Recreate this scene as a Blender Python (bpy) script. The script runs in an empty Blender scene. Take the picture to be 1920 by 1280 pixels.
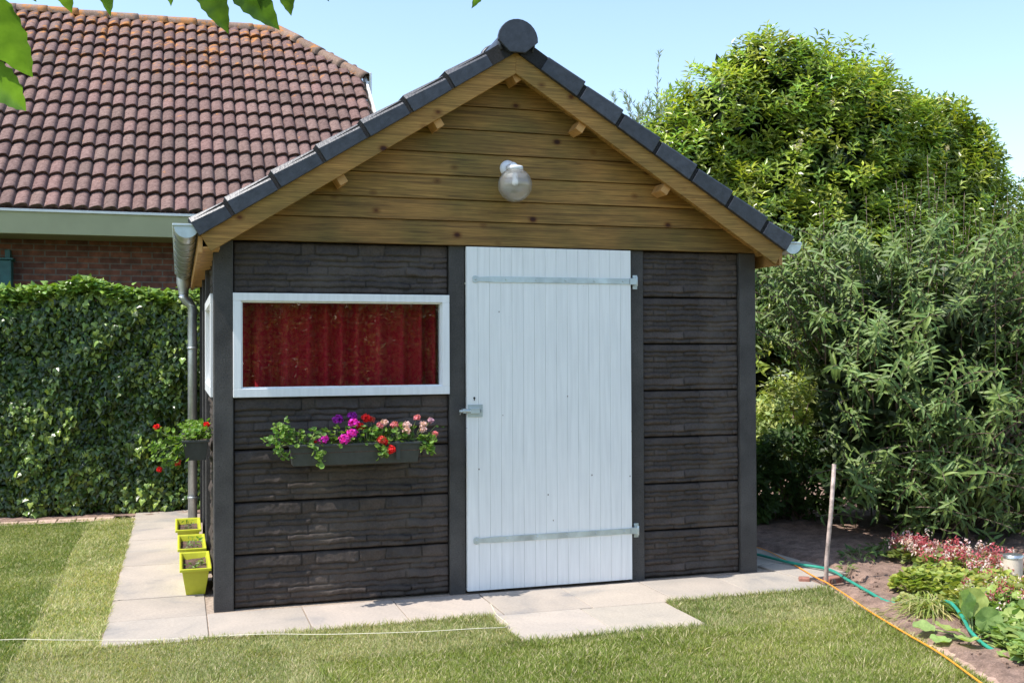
import bpy, math, random
import numpy as np
from mathutils import Vector, Matrix
rnd = random.Random(7)
rs = np.random.RandomState(11)
R_ = math.radians
scene = bpy.context.scene
COL = scene.collection

# ------------------------------------------------------------------ camera
CAM = np.array([-0.1884, -6.3095, 1.4725])
yaw, pitch, roll, fpx = 0.3034, 0.0091, -0.0046, 1995.3
_f = np.array([math.sin(yaw)*math.cos(pitch), math.cos(yaw)*math.cos(pitch), math.sin(pitch)])
_r = np.array([math.cos(yaw), -math.sin(yaw), 0.0]); _u = np.cross(_r, _f)
_r2 = math.cos(roll)*_r+math.sin(roll)*_u; _u2 = -math.sin(roll)*_r+math.cos(roll)*_u
cd = bpy.data.cameras.new('camera'); cam = bpy.data.objects.new('camera', cd); COL.objects.link(cam)
M = Matrix.Identity(4)
for i in range(3):
    M[i][0], M[i][1], M[i][2], M[i][3] = _r2[i], _u2[i], -_f[i], CAM[i]
cam.matrix_world = M
cd.sensor_width = 36.0; cd.lens = fpx/1920*36.0; cd.clip_start = 0.05; cd.clip_end = 3000
scene.camera = cam
# ------------------------------------------------------------------ light
EL, AZF = R_(60), R_(6.0)       # sun height; degrees it stands in front of the shed's front wall plane
SUN = Vector((-math.cos(EL)*math.cos(AZF), -math.cos(EL)*math.sin(AZF), math.sin(EL)))
w = bpy.data.worlds.new('World'); scene.world = w; w.use_nodes = True
nt = w.node_tree; bg = nt.nodes['Background']
sky = nt.nodes.new('ShaderNodeTexSky'); sky.sky_type = 'NISHITA'; sky.sun_disc = False
sky.sun_elevation = EL; sky.sun_rotation = math.atan2(SUN.x, SUN.y)
sky.air_density = 1.15; sky.dust_density = 0.9; sky.ozone_density = 1.3
nt.links.new(sky.outputs[0], bg.inputs[0]); bg.inputs[1].default_value = 0.15
sl = bpy.data.lights.new('sun', 'SUN'); sl.energy = 3.5; sl.angle = R_(0.55); sl.color = (1.0, 0.955, 0.89)
so = bpy.data.objects.new('sun', sl); COL.objects.link(so)
so.rotation_euler = SUN.to_track_quat('Z', 'Y').to_euler(); so.location = (-20, -3, 30)
scene.view_settings.view_transform = 'Standard'; scene.view_settings.look = 'None'
scene.view_settings.gamma = 1; scene.view_settings.exposure = 0.93
scene.render.engine = 'CYCLES'
scene.cycles.max_bounces = 8; scene.cycles.transparent_max_bounces = 12; scene.cycles.diffuse_bounces = 4

# ------------------------------------------------------------------ helpers
def tag(o, label=None, cat=None, group=None, kind=None):
    if label: o['label'] = label
    if cat: o['category'] = cat
    if group: o['group'] = group
    if kind: o['kind'] = kind
    return o

def empty(name, loc, label, cat, group=None):
    o = bpy.data.objects.new(name, None); COL.objects.link(o); o.location = loc
    o.empty_display_size = 0.1
    return tag(o, label, cat, group)

class MB:
    """collects geometry in world coordinates; build() links it as one mesh object"""
    def __init__(s): s.v = []; s.f = []; s.c = []; s.n = 0; s.sm = []
    def add(s, v, f, c=(1, 1, 1), smooth=False):
        v = np.asarray(v, float).reshape(-1, 3); s.v.append(v)
        f = [tuple(int(i)+s.n for i in q) for q in f]; s.f += f; s.sm += [smooth]*len(f)
        c = np.asarray(c, float)
        if c.ndim == 1: c = np.tile(c, (len(v), 1))
        s.c.append(c); s.n += len(v)
    def box(s, a, b, c=(1, 1, 1), axes=None, org=None):
        a = np.array(a, float); b = np.array(b, float)
        v = np.array([[(a, b)[i][0], (a, b)[j][1], (a, b)[k][2]] for i in (0, 1) for j in (0, 1) for k in (0, 1)])
        if axes is not None: v = np.asarray(org)+v@np.asarray(axes)
        s.add(v, [(0, 1, 3, 2), (4, 6, 7, 5), (0, 4, 5, 1), (2, 3, 7, 6), (0, 2, 6, 4), (1, 5, 7, 3)], c)
    def tube(s, pts, rad, seg=10, c=(1, 1, 1), cap=True, smooth=True):
        P = np.asarray(pts, float); n = len(P); rad = np.broadcast_to(np.asarray(rad, float), (n,))
        T = np.gradient(P, axis=0); T /= np.linalg.norm(T, axis=1)[:, None]+1e-9
        up = np.array([0, 0, 1.0]) if abs(T[0][2]) < .9 else np.array([1.0, 0, 0])
        a = np.cross(T[0], up); a /= np.linalg.norm(a); V = []
        for i in range(n):
            a = a-T[i]*(a@T[i]); a /= np.linalg.norm(a); b = np.cross(T[i], a)
            th = np.arange(seg)*2*np.pi/seg
            V.append(P[i]+rad[i]*(np.cos(th)[:, None]*a+np.sin(th)[:, None]*b))
        V = np.concatenate(V); F = []
        for i in range(n-1):
            for j in range(seg):
                k = (j+1) % seg; F.append((i*seg+j, i*seg+k, (i+1)*seg+k, (i+1)*seg+j))
        s.add(V, F, c, smooth)
        if cap:
            s.f.append(tuple(s.n-len(V)+j for j in range(seg))[::-1]); s.sm.append(False)
            s.f.append(tuple(s.n-seg+j for j in range(seg))); s.sm.append(False)
    def lathe(s, org, prof, axis=(0, 0, 1), seg=24, c=(1, 1, 1)):
        ax = np.array(axis, float); ax /= np.linalg.norm(ax)
        a = np.cross(ax, [0, 0, 1.0] if abs(ax[2]) < .9 else [1.0, 0, 0]); a /= np.linalg.norm(a); b = np.cross(ax, a)
        th = np.arange(seg)*2*np.pi/seg; V = []
        for r, h in prof: V.append(np.asarray(org)+ax*h+r*(np.cos(th)[:, None]*a+np.sin(th)[:, None]*b))
        F = [(i*seg+j, i*seg+(j+1) % seg, (i+1)*seg+(j+1) % seg, (i+1)*seg+j) for i in range(len(prof)-1) for j in range(seg)]
        s.add(np.concatenate(V), F, c, True)
    def prism(s, poly, y0, y1, c=(1, 1, 1)):
        """polygon in x,z extruded along y"""
        n = len(poly); V = [(p[0], y0, p[1]) for p in poly]+[(p[0], y1, p[1]) for p in poly]
        F = [tuple(range(n)), tuple(range(2*n-1, n-1, -1))]+[(i, n+i, n+(i+1) % n, (i+1) % n) for i in range(n)]
        s.add(V, F, c)
    def build(s, name, mat, parent=None, bevel=0, seg=2):
        V = np.concatenate(s.v) if s.v else np.zeros((0, 3))
        if parent is not None:
            p = parent; off = np.array(p.location)
            while p.parent is not None: p = p.parent; off = off+np.array(p.location)
            V = V-off
        o = mesh_obj(name, V, s.f, mat, parent, np.concatenate(s.c), s.sm)
        if bevel:
            m = o.modifiers.new('bevel', 'BEVEL'); m.width = bevel; m.segments = seg; m.limit_method = 'ANGLE'; m.angle_limit = R_(40)
            m.harden_normals = False
        return o

def mesh_obj(name, V, F, mat, parent=None, C=None, sm=None):
    me = bpy.data.meshes.new(name)
    if isinstance(F, np.ndarray):
        k = F.shape[1]; nf = len(F); me.vertices.add(len(V)); me.vertices.foreach_set('co', np.ascontiguousarray(V, dtype=np.float32).ravel())
        me.loops.add(nf*k); me.loops.foreach_set('vertex_index', F.astype(np.int32).ravel())
        me.polygons.add(nf); me.polygons.foreach_set('loop_start', np.arange(0, nf*k, k, dtype=np.int32))
        me.update(calc_edges=True)
    else:
        me.from_pydata([tuple(v) for v in V], [], F)
    if C is not None:
        at = me.color_attributes.new('Col', 'FLOAT_COLOR', 'POINT')
        C = np.asarray(C, np.float32); C4 = np.ones((len(V), 4), np.float32); C4[:, :3] = C
        at.data.foreach_set('color', C4.ravel())
    if sm is not None:
        me.polygons.foreach_set('use_smooth', np.broadcast_to(np.asarray(sm, bool), (len(me.polygons),)).copy())
    me.materials.append(mat); me.update()
    o = bpy.data.objects.new(name, me); COL.objects.link(o)
    if parent is not None: o.parent = parent
    return o

# value noise -------------------------------------------------------
_tab = rs.rand(64, 64, 64)
def vnoise(P, scale=1.0, off=0.0):
    P = np.asarray(P, float)*scale+off+100.0
    i = np.floor(P).astype(int); f = P-i; f = f*f*(3-2*f); out = 0
    for dx in (0, 1):
        for dy in (0, 1):
            for dz in (0, 1):
                wgt = (f[..., 0] if dx else 1-f[..., 0])*(f[..., 1] if dy else 1-f[..., 1])*(f[..., 2] if dz else 1-f[..., 2])
                out = out+wgt*_tab[(i[..., 0]+dx) % 64, (i[..., 1]+dy) % 64, (i[..., 2]+dz) % 64]
    return out
def fbm(P, scale=1.0, off=0.0, octs=3):
    t = 0; a = .5; n = 0
    for o in range(octs): t = t+a*vnoise(P, scale*2**o, off+o*7.3); n += a; a *= .5
    return t/n

# ------------------------------------------------------------------ materials
def newmat(name):
    m = bpy.data.materials.new(name); m.use_nodes = True; t = m.node_tree
    return m, t, t.nodes['Principled BSDF'], t.nodes['Material Output']
def N(t, typ, **kw):
    n = t.nodes.new(typ)
    for k, v in kw.items():
        if k.startswith('i_'):
            key = k[2:]; key = int(key) if key.isdigit() else key.replace('_', ' ')
            n.inputs[key].default_value = v
        else: setattr(n, k, v)
    return n
def ramp(t, src, stops):
    r = t.nodes.new('ShaderNodeValToRGB'); el = r.color_ramp.elements
    while len(el) < len(stops): el.new(0.5)
    for e, (p, c) in zip(el, stops):
        e.position = p; e.color = (*c, 1) if len(c) == 3 else c
    t.links.new(src, r.inputs[0]); return r.outputs[0]
def mulc(t, a, b, blend='MULTIPLY', fac=1.0):
    m = t.nodes.new('ShaderNodeMix'); m.data_type = 'RGBA'; m.blend_type = blend
    if isinstance(fac, float): m.inputs[0].default_value = fac
    else: t.links.new(fac, m.inputs[0])
    for idx, x in ((6, a), (7, b)):
        if isinstance(x, tuple): m.inputs[idx].default_value = (*x, 1)
        else: t.links.new(x, m.inputs[idx])
    return m.outputs[2]
def coords(t, scale=(1, 1, 1), obj=True):
    c = t.nodes.new('ShaderNodeTexCoord'); mp = t.nodes.new('ShaderNodeMapping'); mp.inputs['Scale'].default_value = scale
    t.links.new(c.outputs['Object' if obj else 'Generated'], mp.inputs['Vector']); return mp.outputs[0]
def noise(t, vec, scale, detail=4, rough=.55, dist=0.0):
    n = N(t, 'ShaderNodeTexNoise'); n.inputs['Scale'].default_value = scale; n.inputs['Detail'].default_value = detail
    n.inputs['Roughness'].default_value = rough; n.inputs['Distortion'].default_value = dist
    t.links.new(vec, n.inputs['Vector']); return n.outputs[0]
def bump(t, p, h, strength=.3, dist=.01):
    b = t.nodes.new('ShaderNodeBump'); b.inputs['Strength'].default_value = strength; b.inputs['Distance'].default_value = dist
    t.links.new(h, b.inputs['Height']); t.links.new(b.outputs[0], p.inputs['Normal'])
def attr(t):
    a = t.nodes.new('ShaderNodeAttribute'); a.attribute_name = 'Col'; return a.outputs['Color']

def simple(name, base, rough=.6, metal=0.0, nscale=30, var=.25, bstr=.15, bdist=.002, scale=(1, 1, 1), usecol=True, spec=.5):
    m, t, p, o = newmat(name); v = coords(t, scale)
    n = noise(t, v, nscale, 5)
    lo = tuple(c*(1-var) for c in base); hi = tuple(min(1, c*(1+var)) for c in base)
    c = ramp(t, n, [(.3, lo), (.7, hi)])
    if usecol: c = mulc(t, c, attr(t))
    t.links.new(c, p.inputs['Base Color']); p.inputs['Roughness'].default_value = rough; p.inputs['Metallic'].default_value = metal
    p.inputs['Specular IOR Level'].default_value = spec
    if bstr: bump(t, p, noise(t, v, nscale*3, 4), bstr, bdist)
    return m

def leafmat(name, rough=.4, trans=.3, spec=.5, tint=(1, 1, 1), coat=0.0):
    m, t, p, o = newmat(name); a = attr(t)
    v = coords(t); n = noise(t, v, 60, 2)
    c = mulc(t, a, ramp(t, n, [(.3, (.82, .85, .8)), (.7, (1.12, 1.1, 1.05))]))
    if tint != (1, 1, 1): c = mulc(t, c, tint)
    t.links.new(c, p.inputs['Base Color']); p.inputs['Roughness'].default_value = rough; p.inputs['Specular IOR Level'].default_value = spec
    if coat: p.inputs['Coat Weight'].default_value = coat; p.inputs['Coat Roughness'].default_value = .3
    tr = N(t, 'ShaderNodeBsdfTranslucent'); t.links.new(mulc(t, c, (1.25, 1.35, .55)), tr.inputs[0])
    mx = N(t, 'ShaderNodeMixShader'); mx.inputs[0].default_value = trans
    t.links.new(p.outputs[0], mx.inputs[1]); t.links.new(tr.outputs[0], mx.inputs[2]); t.links.new(mx.outputs[0], o.inputs[0])
    return m

def wood(name, dark, light, knots=True, rough=.65, sc=1.0, axis='x', green=0.0):
    m, t, p, o = newmat(name)
    c = t.nodes.new('ShaderNodeTexCoord'); a = t.nodes.new('ShaderNodeAttribute'); a.attribute_name = 'Col'
    # per board offset from attribute (blue channel)
    sep = N(t, 'ShaderNodeSeparateColor'); t.links.new(a.outputs['Color'], sep.inputs[0])
    off = N(t, 'ShaderNodeCombineXYZ'); mm = N(t, 'ShaderNodeMath', operation='MULTIPLY'); mm.inputs[1].default_value = 37.0
    t.links.new(sep.outputs[2], mm.inputs[0]); t.links.new(mm.outputs[0], off.inputs[0]); t.links.new(mm.outputs[0], off.inputs[1])
    ad = N(t, 'ShaderNodeVectorMath', operation='ADD'); t.links.new(c.outputs['Object'], ad.inputs[0]); t.links.new(off.outputs[0], ad.inputs[1])
    mp = t.nodes.new('ShaderNodeMapping')
    mp.inputs['Scale'].default_value = {'x': (.9*sc, 8, 34*sc), 'z': (22*sc, 8, .9*sc), 'y': (22*sc, 1.2, 22*sc)}[axis]
    t.links.new(ad.outputs[0], mp.inputs['Vector'])
    n = noise(t, mp.outputs[0], 2.0, 6, .6, 1.2)
    col = ramp(t, n, [(.33, dark), (.5, tuple((d+l)/2 for d, l in zip(dark, light))), (.68, light)])
    big = noise(t, ad.outputs[0], 2.3, 3)
    col = mulc(t, col, ramp(t, big, [(.3, (.62, .72, .62)), (.7, (1.22, 1.08, 1.0))]))
    fine = noise(t, mp.outputs[0], 9.0, 4)
    col = mulc(t, col, ramp(t, fine, [(.36, (.74, .72, .70)), (.62, (1.10, 1.10, 1.10))]))
    if knots:
        mk = t.nodes.new('ShaderNodeMapping'); mk.inputs['Scale'].default_value = (5.4, .001, 7.4) if axis == 'x' else (6, .001, 2.5)
        t.links.new(ad.outputs[0], mk.inputs['Vector'])
        vo = N(t, 'ShaderNodeTexVoronoi'); vo.inputs['Scale'].default_value = 1.0; t.links.new(mk.outputs[0], vo.inputs['Vector'])
        k = ramp(t, vo.outputs['Distance'], [(.06, (.15, .06, .04)), (.10, (.34, .19, .11)), (.135, (.70, .60, .48)), (.22, (1, 1, 1))])
        col = mulc(t, col, k)
    br = N(t, 'ShaderNodeCombineColor')
    for i in range(3): t.links.new(sep.outputs[0], br.inputs[i])
    col = mulc(t, col, br.outputs[0])
    t.links.new(col, p.inputs['Base Color']); p.inputs['Roughness'].default_value = rough
    p.inputs['Specular IOR Level'].default_value = .3
    bump(t, p, n, .25, .003)
    return m

def m_concrete_panel():
    m, t, p, o = newmat('stone_panel'); v = coords(t)
    a = attr(t); n = noise(t, v, 7, 5); n2 = noise(t, v, 90, 4)
    c = ramp(t, n, [(.3, (.038, .029, .024)), (.7, (.066, .049, .040))])
    c = mulc(t, c, ramp(t, n2, [(.3, (.75, .75, .75)), (.72, (1.3, 1.3, 1.3))])); c = mulc(t, c, a)
    dn_ = noise(t, v, 3.1, 4, .65); c = mulc(t, c, (.105, .085, .068), 'MIX', ramp(t, dn_, [(.50, (0, 0, 0)), (.72, (.45, .45, .45))]))
    sp = noise(t, v, 25, 6, .7); c = mulc(t, c, (.16, .16, .15), 'MIX', ramp(t, sp, [(.70, (0, 0, 0)), (.78, (.5, .5, .5))]))
    t.links.new(c, p.inputs['Base Color']); p.inputs['Roughness'].default_value = .62; p.inputs['Specular IOR Level'].default_value = .35
    bump(t, p, n2, .5, .004); return m
def m_post():
    m, t, p, o = newmat('post_concrete'); v = coords(t); n = noise(t, v, 5, 5); n2 = noise(t, v, 110, 3)
    c = ramp(t, n, [(.3, (.045, .042, .040)), (.7, (.082, .077, .072))])
    c = mulc(t, c, ramp(t, n2, [(.3, (.8, .8, .8)), (.7, (1.2, 1.2, 1.2))]))
    sp = noise(t, v, 38, 5, .7); c = mulc(t, c, (.2, .2, .19), 'MIX', ramp(t, sp, [(.69, (0, 0, 0)), (.76, (.6, .6, .6))]))
    vo = N(t, 'ShaderNodeTexVoronoi'); vo.inputs['Scale'].default_value = 26; t.links.new(v, vo.inputs['Vector'])
    pits = ramp(t, vo.outputs['Distance'], [(.05, (.25, .25, .25)), (.09, (1, 1, 1))]); c = mulc(t, c, pits)
    t.links.new(c, p.inputs['Base Color']); p.inputs['Roughness'].default_value = .75; p.inputs['Specular IOR Level'].default_value = .3
    bump(t, p, n2, .6, .003); return m
def m_white(name, base=(.8, .81, .81), rough=.42, streak=True):
    m, t, p, o = newmat(name); v = coords(t); v2 = coords(t, (40, 40, 2.2))
    n = noise(t, v2, 1.2, 4); n2 = noise(t, v, 3, 3)
    c = ramp(t, n, [(.3, tuple(b*.90 for b in base)), (.65, base)]); c = mulc(t, c, attr(t))
    c = mulc(t, c, ramp(t, n2, [(.3, (.95, .955, .96)), (.7, (1, 1, 1))]))
    if streak:
        vo = N(t, 'ShaderNodeTexVoronoi'); vo.inputs['Scale'].default_value = 8.5; t.links.new(coords(t, (1, .001, .8)), vo.inputs['Vector'])
        c = mulc(t, c, ramp(t, vo.outputs['Distance'], [(.030, (.25, .2, .17)), (.045, (1, 1, 1))]))
    t.links.new(c, p.inputs['Base Color']); p.inputs['Roughness'].default_value = rough
    bump(t, p, n, .12, .002); return m
def m_paver():
    m, t, p, o = newmat('paving_stone'); v = coords(t); a = attr(t)
    n = noise(t, v, 2.2, 5, .6, .6); n2 = noise(t, coords(t, (1, 2.2, 1)), 60, 4); n3 = noise(t, v, 260, 2)
    c = ramp(t, n, [(.30, (.25, .235, .22)), (.44, (.36, .315, .268)), (.7, (.44, .375, .31))])
    c = mulc(t, c, ramp(t, n2, [(.3, (.86, .86, .86)), (.7, (1.1, 1.1, 1.1))]))
    c = mulc(t, c, ramp(t, n3, [(.3, (.88, .88, .88)), (.7, (1.08, 1.08, 1.08))])); c = mulc(t, c, a)
    t.links.new(c, p.inputs['Base Color']); p.inputs['Roughness'].default_value = .85; bump(t, p, n2, .35, .003); return m
def m_soil(name='soil', lo=(.10, .062, .045), hi=(.31, .205, .155)):
    m, t, p, o = newmat(name); v = coords(t); n = noise(t, v, 9, 8, .7); n2 = noise(t, v, 120, 4)
    c = ramp(t, n, [(.3, lo), (.65, hi)]); c = mulc(t, c, ramp(t, n2, [(.3, (.7, .7, .7)), (.7, (1.3, 1.3, 1.3))]))
    t.links.new(c, p.inputs['Base Color']); p.inputs['Roughness'].default_value = .95; bump(t, p, n2, .8, .01); return m
def m_tile(name, lo, hi, lichen=True, rough=.8):
    m, t, p, o = newmat(name); v = coords(t); a = attr(t); n = noise(t, v, 30, 5, .65); n2 = noise(t, v, 140, 3)
    c = ramp(t, n, [(.3, lo), (.7, hi)]); c = mulc(t, c, a)
    c = mulc(t, c, ramp(t, n2, [(.3, (.75, .75, .75)), (.7, (1.25, 1.25, 1.25))]))
    if lichen:
        sep = N(t, 'ShaderNodeSeparateXYZ'); t.links.new(v, sep.inputs[0])
        l = noise(t, v, 6.5, 6, .75)
        mr = N(t, 'ShaderNodeMapRange'); mr.inputs['From Min'].default_value = 4.2; mr.inputs['From Max'].default_value = 6.0
        mr.inputs['To Min'].default_value = -.03; mr.inputs['To Max'].default_value = .125; t.links.new(sep.outputs[2], mr.inputs[0])
        s = N(t, 'ShaderNodeMath', operation='ADD'); t.links.new(l, s.inputs[0]); t.links.new(mr.outputs[0], s.inputs[1])
        mask = ramp(t, s.outputs[0], [(.62, (0, 0, 0)), (.70, (.85, .85, .85))])
        c = mulc(t, c, (.46, .19, .05), 'MIX', mask)
        l2 = noise(t, v, 19, 4, .7, 1.0); c = mulc(t, c, (.5, .45, .4), 'MIX', ramp(t, l2, [(.70, (0, 0, 0)), (.76, (.6, .6, .6))]))
    t.links.new(c, p.inputs['Base Color']); p.inputs['Roughness'].default_value = rough; p.inputs['Specular IOR Level'].default_value = .2; bump(t, p, n2, .5, .004); return m
def m_brick():
    m, t, p, o = newmat('brick'); c = N(t, 'ShaderNodeTexCoord')
    sep = N(t, 'ShaderNodeSeparateXYZ'); t.links.new(c.outputs['Object'], sep.inputs[0])
    ad = N(t, 'ShaderNodeMath', operation='ADD'); t.links.new(sep.outputs[0], ad.inputs[0]); t.links.new(sep.outputs[1], ad.inputs[1])
    cb = N(t, 'ShaderNodeCombineXYZ'); t.links.new(ad.outputs[0], cb.inputs[0]); t.links.new(sep.outputs[2], cb.inputs[1])
    b = N(t, 'ShaderNodeTexBrick'); t.links.new(cb.outputs[0], b.inputs['Vector'])
    b.inputs['Scale'].default_value = 1.0; b.inputs['Brick Width'].default_value = .215; b.inputs['Row Height'].default_value = .064
    b.inputs['Mortar Size'].default_value = .008; b.inputs['Mortar Smooth'].default_value = .3
    b.inputs['Color1'].default_value = (.25, .095, .055, 1); b.inputs['Color2'].default_value = (.13, .052, .038, 1); b.inputs['Mortar'].default_value = (.17, .145, .12, 1)
    n = noise(t, c.outputs['Object'], 14, 5); col = mulc(t, b.outputs[0], ramp(t, n, [(.3, (.65, .65, .65)), (.7, (1.35, 1.3, 1.25))]))
    t.links.new(col, p.inputs['Base Color']); p.inputs['Roughness'].default_value = .9; bump(t, p, b.outputs['Fac'], -.6, .01); return m
def m_zinc(name='zinc', base=(.42, .45, .46), rough=.38, metal=.75):
    m, t, p, o = newmat(name); v = coords(t); n = noise(t, v, 9, 5); n2 = noise(t, v, 60, 3)
    c = ramp(t, n, [(.3, tuple(b*.75 for b in base)), (.7, tuple(b*1.2 for b in base))]); t.links.new(c, p.inputs['Base Color'])
    p.inputs['Metallic'].default_value = metal; t.links.new(ramp(t, n2, [(.3, (rough*.8,)*3), (.7, (rough*1.3,)*3)]), p.inputs['Roughness']); return m
def m_glass():
    m, t, p, o = newmat('window_glass')
    gl = N(t, 'ShaderNodeBsdfGlossy'); gl.inputs['Roughness'].default_value = .01; gl.inputs[0].default_value = (1, 1, 1, 1)
    tr = N(t, 'ShaderNodeBsdfTransparent'); tr.inputs[0].default_value = (.9, .93, .92, 1)
    lwt = N(t, 'ShaderNodeLayerWeight'); lwt.inputs[0].default_value = .5
    pw = N(t, 'ShaderNodeMath', operation='POWER'); t.links.new(lwt.outputs['Facing'], pw.inputs[0]); pw.inputs[1].default_value = 4.0
    fr = N(t, 'ShaderNodeMath', operation='MULTIPLY_ADD'); t.links.new(pw.outputs[0], fr.inputs[0]); fr.inputs[1].default_value = .85; fr.inputs[2].default_value = .085
    v = coords(t); bp = N(t, 'ShaderNodeBump'); bp.inputs['Strength'].default_value = .02; bp.inputs['Distance'].default_value = .01
    t.links.new(noise(t, v, 5, 1), bp.inputs['Height']); t.links.new(bp.outputs[0], gl.inputs['Normal'])
    mx = N(t, 'ShaderNodeMixShader'); t.links.new(fr.outputs[0], mx.inputs[0]); t.links.new(tr.outputs[0], mx.inputs[1]); t.links.new(gl.outputs[0], mx.inputs[2])
    t.links.new(mx.outputs[0], o.inputs[0]); return m
def m_globe():
    m, t, p, o = newmat('ribbed_glass'); p.inputs['Base Color'].default_value = (.98, .99, .98, 1)
    p.inputs['Roughness'].default_value = .03; p.inputs['Transmission Weight'].default_value = .92; p.inputs['IOR'].default_value = 1.45
    p.inputs['Specular IOR Level'].default_value = .8
    bump(t, p, noise(t, coords(t, (1, 1, .12)), 120, 3, .7), .5, .0025); return m

MT = dict(
    panel=m_concrete_panel(), post=m_post(), door=m_white('door_paint', (.89, .90, .89)), frame=m_white('frame_paint', (.88, .885, .89), .3, False),
    gable=wood('gable_wood', (.150, .086, .026), (.40, .240, .070)), barge=wood('barge_wood', (.21, .118, .033), (.46, .272, .08), True),
    raw=simple('raw_pine', (.50, .27, .09), .7, 0, 12, .25), zinc=m_zinc(), galv=m_zinc('galvanised', (.55, .62, .63), .42, .55), 
    slate=simple('dark_tile', (.034, .038, .049), .42, 0, 25, .35, .5, .003), slate_rough=simple('mortar_dark', (.022, .022, .024), .95, 0, 120, .6, 1, .01),
    glass=m_glass(), globe=m_globe(), white=simple('white_plastic', (.82, .82, .84), .35, 0, 20, .04, 0),
    curtain=simple('red_cloth', (.50, .008, .022), .85, 0, 90, .2, .2, .002), planter=simple('dark_plastic', (.055, .058, .055), .5, 0, 40, .15, .1),
    lime=simple('lime_plastic', (.50, .52, .03), .4, 0, 20, .07, .05), soil=m_soil(), potsoil=m_soil('potting_soil', (.03, .018, .012), (.14, .08, .06)),
    paver=m_paver(), tile=m_tile('roof_tile_clay', (.105, .060, .052), (.235, .152, .132)), ridge=m_tile('ridge_tile_clay', (.19, .12, .09), (.33, .23, .18)),
    brick=m_brick(), sage=simple('sage_paint', (.36, .355, .20), .55, 0, 4, .06, .05), whitep=simple('white_trim', (.8, .8, .78), .4, 0, 8, .05, 0),
    bark=simple('bark', (.14, .09, .06), .9, 0, 30, .4, .8, .01), stem=simple('stem', (.19, .13, .10), .7, 0, 40, .3, .2), gstem=simple('green_stem', (.22, .27, .09), .6, 0, 40, .3, 0),
    ivy=leafmat('ivy_leaf', .30, .20, .5), tree=leafmat('laurel_leaf', .30, .36, .6), bud=leafmat('grey_green_leaf', .5, .16, .4),
    soft=leafmat('soft_leaf', .5, .35, .35), petal=leafmat('petal', .6, .3, .2), grass=leafmat('grass_blade', .55, .35, .3), cherry=leafmat('cherry_leaf', .42, .45, .4),
    teal=simple('teal_paint', (.03, .12, .11), .5, 0, 15, .2, .1), rust=simple('rusty_steel', (.42, .33, .29), .6, .2, 22, .5, .4),
    hose=simple('green_hose', (.03, .27, .19), .35, 0, 30, .15, .1), cord=simple('orange_cord', (.85, .30, .03), .5, 0, 30, .1, .1), string=simple('pale_string', (.7, .65, .5), .8, 0, 60, .1, .2),
    turf=m_soil('turf_base', (.09, .105, .03), (.22, .22, .09)), field=m_soil('field_green', (.06, .08, .02), (.12, .14, .05)), dark=simple('dark_inside', (.02, .02, .015), .9, 0, 10, .2, 0),
    blk=simple('edging_brick', (.46, .34, .27), .9, 0, 20, .25, .5, .004), cream=simple('cream_plastic', (.66, .57, .47), .5, 0, 20, .08, 0), steel=m_zinc('brushed_cap', (.6, .6, .58), .3, .9),
)

# ------------------------------------------------------------------ leaves
def T_lance(w=.28, curl=.15, fold=.10):
    V = []; rows = [(.3, w*.42, .0), (.62, w*.40, .5)]
    V.append((0, 0, 0))
    for y, hw, k in rows:
        z = -curl*y*y
        V += [(-hw, y, z+fold*hw), (0, y, z-fold*hw), (hw, y, z+fold*hw)]
    V.append((0, 1, -curl))
    F = [(0, 2, 1), (0, 3, 2), (1, 2, 5), (1, 5, 4), (2, 3, 6), (2, 6, 5), (4, 5, 7), (5, 6, 7)]
    return np.array(V), np.array(F)
def T_simple(w=.45, fold=.25):
    V = [(0, 0, 0), (-w*.5, .45, fold*w*.5), (0, 1, -.12), (w*.5, .45, fold*w*.5)]
    return np.array(V), np.array([(0, 2, 1), (0, 3, 2)])
def T_ivy():
    pts = [(0, .12), (-.30, -.02), (-.52, .28), (-.30, .50), (-.20, .68), (0, 1.0), (.20, .68), (.30, .50), (.52, .28), (.30, -.02)]
    V = [(0, .35, .05)]+[(x, y, -.10*abs(x)-.06*y*y) for x, y in pts]; n = len(pts)
    return np.array(V), np.array([(0, 1+(i+1) % n, 1+i) for i in range(n)])
def T_round(lobes=5, r=.5, cup=.15):
    n = lobes*2; V = [(0, .5, -cup*.5)]
    for i in range(n):
        th = -math.pi/2+2*math.pi*(i+.5)/n; rr = r*(1.0 if i % 2 else .86); V.append((rr*math.cos(th), .5+rr*math.sin(th), cup*.4*(1 if i % 2 else .6)))
    return np.array(V), np.array([(0, 1+i, 1+(i+1) % n) for i in range(n)])
def norm(a): return a/(np.linalg.norm(a, axis=-1, keepdims=True)+1e-9)
def leaf_arrays(T, pos, axis, up, size, col):
    tv, tf = T; n = len(pos); y = norm(axis); x = norm(np.cross(y, up)); z = np.cross(x, y)
    size = np.broadcast_to(np.asarray(size, float), (n,))
    V = pos[:, None, :]+size[:, None, None]*(tv[None, :, 0:1]*x[:, None, :]+tv[None, :, 1:2]*y[:, None, :]+tv[None, :, 2:3]*z[:, None, :])
    k = len(tv); F = tf[None]+np.arange(n)[:, None, None]*k
    C = np.repeat(np.broadcast_to(col, (n, 3)), k, axis=0)
    return V.reshape(-1, 3), F.reshape(-1, 3), C
def join(parts):
    V = []; F = []; C = []; o = 0
    for v, f, c in parts: V.append(v); F.append(f+o); C.append(c); o += len(v)
    return np.concatenate(V), np.concatenate(F), np.concatenate(C)
def leafobj(name, arr, mat, parent=None, smooth=False):
    V, F, C = arr
    if parent is not None:
        p = parent; off = np.array(p.location)
        while p.parent is not None: p = p.parent; off = off+np.array(p.location)
        V = V-off
    return mesh_obj(name, V, F, mat, parent, C, np.full(len(F), smooth))
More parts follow.
